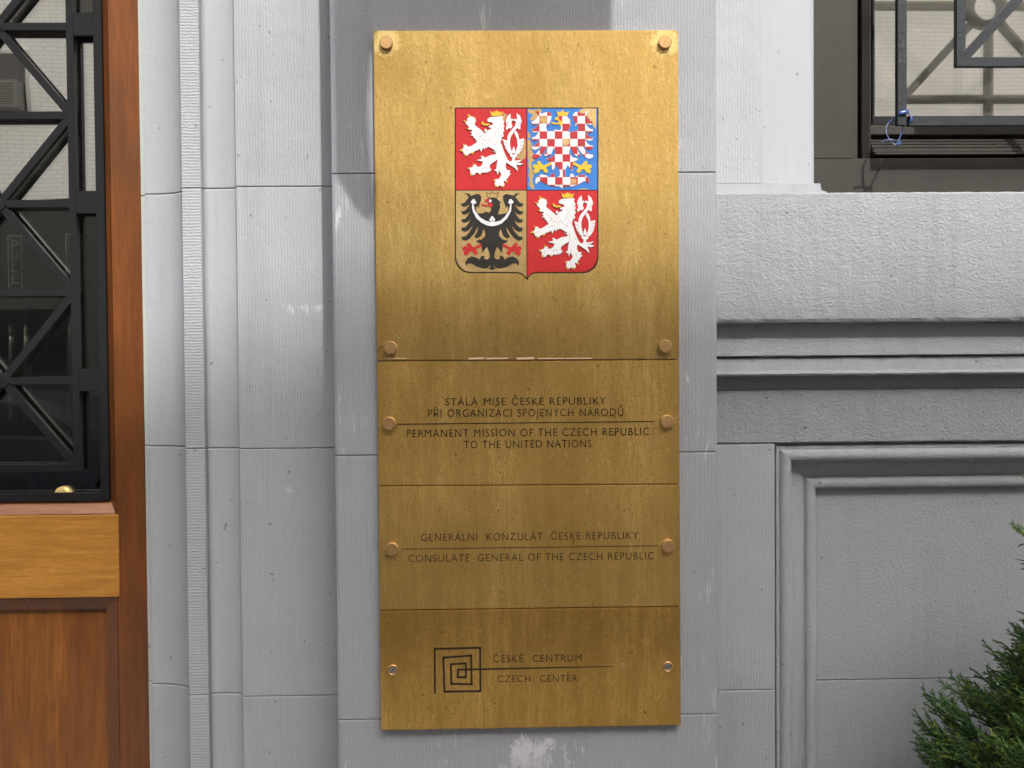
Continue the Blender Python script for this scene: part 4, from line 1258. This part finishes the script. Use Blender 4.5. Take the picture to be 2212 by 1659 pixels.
for (u_, v_, n_) in ((2262, 1072, 7), (2258, 1192, 6), (2268, 1236, 8)):
    for k_ in range(n_):
        o3 = P(u_ + random.uniform(0, 60), v_ + random.uniform(-14, 22), ax.y + random.uniform(-.03, .03))
        outd = Vector((-1, random.uniform(-.5, .2), random.uniform(.1, .8))).normalized()
        side = outd.cross(Vector((0, 0, 1))).normalized(); up = side.cross(outd); tw = random.uniform(-1.2, 1.2)
        sx = side * cos(tw) + up * sin(tw); sy = outd.cross(sx)
        v, f, t = protos[random.randrange(5)]
        VV.append(v * 0.75 @ np.array([tuple(sx), tuple(sy), tuple(outd)]) + np.array(tuple(o3))); FF.append(f + nv); nv += len(v); TT.append(t)
VV = np.concatenate(VV); FF = np.concatenate(FF); TT = np.concatenate(TT)
shrub = empty("evergreen_shrub", (ax.x, ax.y, z_b), "dark green conical evergreen shrub with yellowish tips in front of the sunken panel", "shrub")
me = bpy.data.meshes.new("foliage")
me.vertices.add(len(VV)); me.loops.add(FF.size); me.polygons.add(len(FF))
me.vertices.foreach_set("co", VV.ravel().astype(np.float32))
me.loops.foreach_set("vertex_index", FF.ravel().astype(np.int32))
me.polygons.foreach_set("loop_start", np.arange(0, FF.size, 3, dtype=np.int32))
me.update(calc_edges=True)
att = me.attributes.new("tip", 'FLOAT', 'POINT'); att.data.foreach_set("value", TT.astype(np.float32))
fo = link_mesh("foliage", me, mfo.m, shrub); fo['kind'] = "stuff"
bm = nb()
bmesh.ops.create_cone(bm, cap_ends=True, segments=10, radius1=0.03, radius2=0.006, depth=az1 - 0.2, matrix=Matrix.Translation((ax.x, ax.y, (az1 + 0.2) / 2 - 0.03)))
obj("trunk", bm, mbk, shrub)
pot = empty("planter", (ax.x, ax.y, 0), "low dark square planter box holding the evergreen shrub", "planter")
M_POT = Mat("planter_metal", (0.06, 0.06, 0.055), 0.6).m
for q in ((-.22, .22, -.22, -.2), (-.22, .22, .2, .22), (-.22, -.2, -.199, .199), (.2, .22, -.199, .199)):
    box("side", ax.x + q[0], ax.x + q[1], ax.y + q[2], ax.y + q[3], 0.001, 0.27, M_POT, pot, 0.002)
box("soil", ax.x - .199, ax.x + .199, ax.y - .199, ax.y + .199, 0.01, 0.24, Mat("soil", (0.05, 0.035, 0.025), 0.95).m, pot)

# ------------------------------------------------------------------ across the street (seen in the glass and the brass)
YO = -14.6
bld = empty("brick_building", (0, YO, 0), "white painted brick building across the street, mirrored in the glass and the brass", "building")
mw = Mat("white_painted_brick", (0.84, 0.83, 0.80), 0.75)
bk = mw.N.new("ShaderNodeTexBrick"); bk.inputs["Scale"].default_value = 1.0
bk.inputs["Brick Width"].default_value = 0.21; bk.inputs["Row Height"].default_value = 0.068; bk.inputs["Mortar Size"].default_value = 0.008
bk.inputs["Color1"].default_value = (0.88, 0.87, 0.845, 1); bk.inputs["Color2"].default_value = (0.85, 0.84, 0.81, 1); bk.inputs["Mortar"].default_value = (0.70, 0.69, 0.65, 1)
mr = mw.N.new("ShaderNodeMapping"); mr.inputs["Rotation"].default_value = (radians(90), 0, 0)
mw.L.new(mw.pos(), mr.inputs[0]); mw.L.new(mr.outputs[0], bk.inputs["Vector"]); mw.color(bk.outputs[0])
mdst = Mat("dark_shopfront_stone", (0.032, 0.034, 0.032), 0.5).m
mdw = Mat("dark_pane", (0.015, 0.018, 0.02), 0.08).m
mfrm = Mat("window_frame_white", (0.6, 0.6, 0.58), 0.5).m
ROOF = 14.93


def mir(u, v, ym): return P(u, v, 2 * ym - YO)      # where a mirror at ym shows the far facade


xsplit = mir(600, 500, 0.0).x
z_left, z_right = mir(100, 430, yDG).z, mir(1100, 590, YF).z
box("wall", -30, xsplit, YO - 8, YO, z_left, ROOF, mw.m, bld)
box("wall", xsplit + 0.001, 30, YO - 8, YO, z_right, ROOF, mw.m, bld)
box("shopfront", -30, xsplit, YO - 8, YO - 0.03, 0, z_left - 0.001, mdst, bld)
box("shopfront", xsplit + 0.001, 30, YO - 8, YO - 0.03, 0, z_right - 0.001, Mat("brown_shopfront_stone", (0.22, 0.20, 0.17), 0.6).m, bld)
box("cornice", -30.3, 30.3, YO - 8, YO + 0.35, ROOF + 0.001, ROOF + 0.3, mfrm, bld)


def owin(x0, x1, z0, z1, fr=True):
    w = box("window", x0, x1, YO - 0.001, YO + 0.012, z0, z1, mdw, bld)
    bm = nb(); t = 0.05
    add_box(bm, x0 - t, x0, YO, YO + 0.03, z0 - t, z1 + t); add_box(bm, x1, x1 + t, YO, YO + 0.03, z0 - t, z1 + t)
    add_box(bm, x0, x1, YO, YO + 0.03, z1, z1 + t); add_box(bm, x0, x1, YO, YO + 0.05, z0 - t, z0)
    obj("frame", bm, mfrm, w)
    return w


def owin_px(u0, u1, v0, v1, ym):
    a = mir(u0, v0, ym); b = mir(u1, v1, ym)
    return owin(a.x, b.x, b.z, a.z)


owin_px(795, 962, 95, 192, YF)
owin_px(1148, 1268, 60, 232, YF)
owin_px(760, 962, 372, 540, YF)
owin_px(-75, 60, 118, 248, yDG)
owin_px(180, 330, -200, 30, yDG)
owin_px(2000, 2120, 330, 520, 0.26)
owin_px(1560, 1720, 60, 232, YF)
for r_i, zz in enumerate((7.6, 10.4)):
    for k in range(-7, 8):
        owin(k * 2.4 - 0.5, k * 2.4 + 0.5, zz, zz + 1.6)
for k in list(range(-8, -3)) + list(range(5, 9)):
    owin(k * 2.4 - 0.5, k * 2.4 + 0.5, 4.2, 5.8)
a = mir(-60, 186, yDG); b = mir(56, 246, yDG)
acu = box("air_conditioner", a.x, b.x, YO + 0.02, YO + 0.30, b.z, a.z, mfrm, None, 0.01)
acu.data.materials[0] = Mat("grey_unit_casing", (0.22, 0.22, 0.2), 0.6).m
tag(acu, "pale louvred air conditioner in the window across the street", "air conditioner")
bm = nb()
for k in range(9):
    z0 = b.z + (a.z - b.z) * (0.1 + 0.09 * k)
    add_box(bm, a.x + 0.05, (a.x + b.x) / 2 - 0.04, YO + 0.301, YO + 0.306, z0, z0 + 0.012); add_box(bm, (a.x + b.x) / 2 + 0.04, b.x - 0.04, YO + 0.301, YO + 0.306, z0, z0 + 0.012)
lo = obj("louvres", bm, mdst); lo.parent = acu
# dark parked car at the far kerb
car = empty("parked_car", (-5.2, -9.6, -0.13), "dark blue saloon car parked at the far kerb, mirrored in the door glass", "car")
M_CAR = Mat("dark_blue_car_paint", (0.008, 0.011, 0.018), 0.2, 0, 0.6).m
M_TYRE = Mat("tyre_rubber", (0.015, 0.015, 0.015), 0.8).m
cx0, cyf, cg = -7.5, -8.75, -0.13


def arch(xc, r=0.36, n=8): return [(xc - r * cos(pi * k / n), cg + 0.31 + r * sin(pi * k / n)) for k in range(n + 1)]


body = [(cx0, cg + .30), (cx0 + .55, cg + .22)] + arch(cx0 + .95) + [(cx0 + 1.5, cg + .22), (cx0 + 3.1, cg + .22)] + arch(cx0 + 3.65) + [(cx0 + 4.2, cg + .22), (cx0 + 4.55, cg + .32), (cx0 + 4.58, cg + .62), (cx0 + 4.4, cg + .80), (cx0 + 3.45, cg + .93), (cx0 + .75, cg + .96), (cx0 + .08, cg + .88), (cx0 - .02, cg + .6)]
bm = add_poly(nb(), body, cyf, cyf - 1.75)
obj("body", bm, M_CAR, car)
cab = [(cx0 + .62, cg + .945), (cx0 + 3.40, cg + .932), (cx0 + 2.72, cg + 1.36), (cx0 + 2.2, cg + 1.43), (cx0 + 1.45, cg + 1.42), (cx0 + 1.0, cg + 1.30)]
bm = nb()
add_hexa(bm, [(x, cyf - 0.12 - 0.22 * max(0, (z - cg - .94)), z) for x, z in cab], [(x, cyf - 1.63 + 0.22 * max(0, (z - cg - .94)), z) for x, z in cab])
obj("cabin", bm, M_CAR, car)
for q_ in ([(cx0 + 1.02, .99), (cx0 + 1.95, .98), (cx0 + 1.95, 1.36), (cx0 + 1.45, 1.36), (cx0 + 1.2, 1.27)], [(cx0 + 2.02, .98), (cx0 + 3.12, .97), (cx0 + 2.66, 1.29), (cx0 + 2.02, 1.36)]):
    bm = nb(); add_hexa(bm, [(x, cyf - 0.112 - 0.22 * (z - .94), cg + z) for x, z in q_], [(x, cyf - 0.15 - 0.22 * (z - .94), cg + z) for x, z in q_])
    obj("side_window", bm, mdw, car)
for xw_ in (cx0 + .95, cx0 + 3.65):
    for yy_ in (cyf + 0.0, cyf - 1.55):
        wv = obj("wheel", add_cyl(nb(), (xw_, cg + .32), .315, yy_ + 0.01 - 0.2, yy_ + 0.01, 28, .03), M_TYRE, car)
        obj("rim", add_cyl(nb(), (xw_, cg + .32), .19, yy_ + 0.012, yy_ + 0.02, 20), M_CHR, wv)
for xh_ in (cx0 + 4.50,):
    obj("headlight", add_box(nb(), xh_ - .25, xh_ + .05, cyf - .30, cyf + .005, cg + .60, cg + .74, 0, .02), mfrm, car)
# shop windows on the ground floor
for k in range(-6, 8):
    box("shop_window", k * 2.6 - 0.95, k * 2.6 + 0.95, YO - 0.028, YO - 0.01, 0.5, min(z_left, z_right) - 0.5, mdw, bld)

# ------------------------------------------------------------------ drape added outside the frame, shaped to cast the patch on the pilaster
mfl = Mat("drape_cloth", (0.5, 0.05, 0.05), 0.8).m
tF = 1.15
sh = [(716, -260), (1322, -260), (1322, 72), (1150, 78), (900, 76), (820, 80), (800, 120), (794, 230), (800, 350), (812, 440), (800, 478), (765, 450), (724, 378), (718, 100)]  # outline of the wanted shadow, moved towards the sun to shape the cloth
pts3 = [P(u, v, 0) + SUN * tF for u, v in sh]
shadow_drape = empty("shadow_drape", pts3[0], "unseen red cloth drape, added outside the picture to cast the shadow patch on the pilaster", "shadow_drape")
bm = nb()
vv = [bm.verts.new(p) for p in pts3]
fc = bm.faces.new(vv)
bmesh.ops.solidify(bm, geom=[fc], thickness=0.002)
bmesh.ops.triangulate(bm, faces=[f for f in bm.faces if len(f.verts) > 4])
obj("cloth", bm, mfl, shadow_drape)
top_c = (pts3[0] + pts3[1]) / 2 + Vector((0, 0, 0.02))
bm = nb()
add_sweep(bm, [Vector((top_c.x, 0.0, top_c.z - 0.5)), Vector((pts3[0].x, pts3[0].y, pts3[0].z + 0.02)), Vector((pts3[1].x, pts3[1].y, pts3[1].z + 0.02))], 0.03, 0.03)
obj("pole", bm, M_CHR, shadow_drape)  # added only to carry the shadow-casting cloth

for q in ((304, 0), (333, 1659)): print("door edge", q, P(*q, 0.205).x)
print("plates", [round(p.x, 4) for p in LP + RP], [round(p.z, 4) for p in LP], [round(p.z, 4) for p in RP])
print("roof shadow at z", ROOF + 0.3 - (0.0 - YO - 0.35) * SUN.z / -SUN.y, "plate", LP[0].z, LP[-1].z)
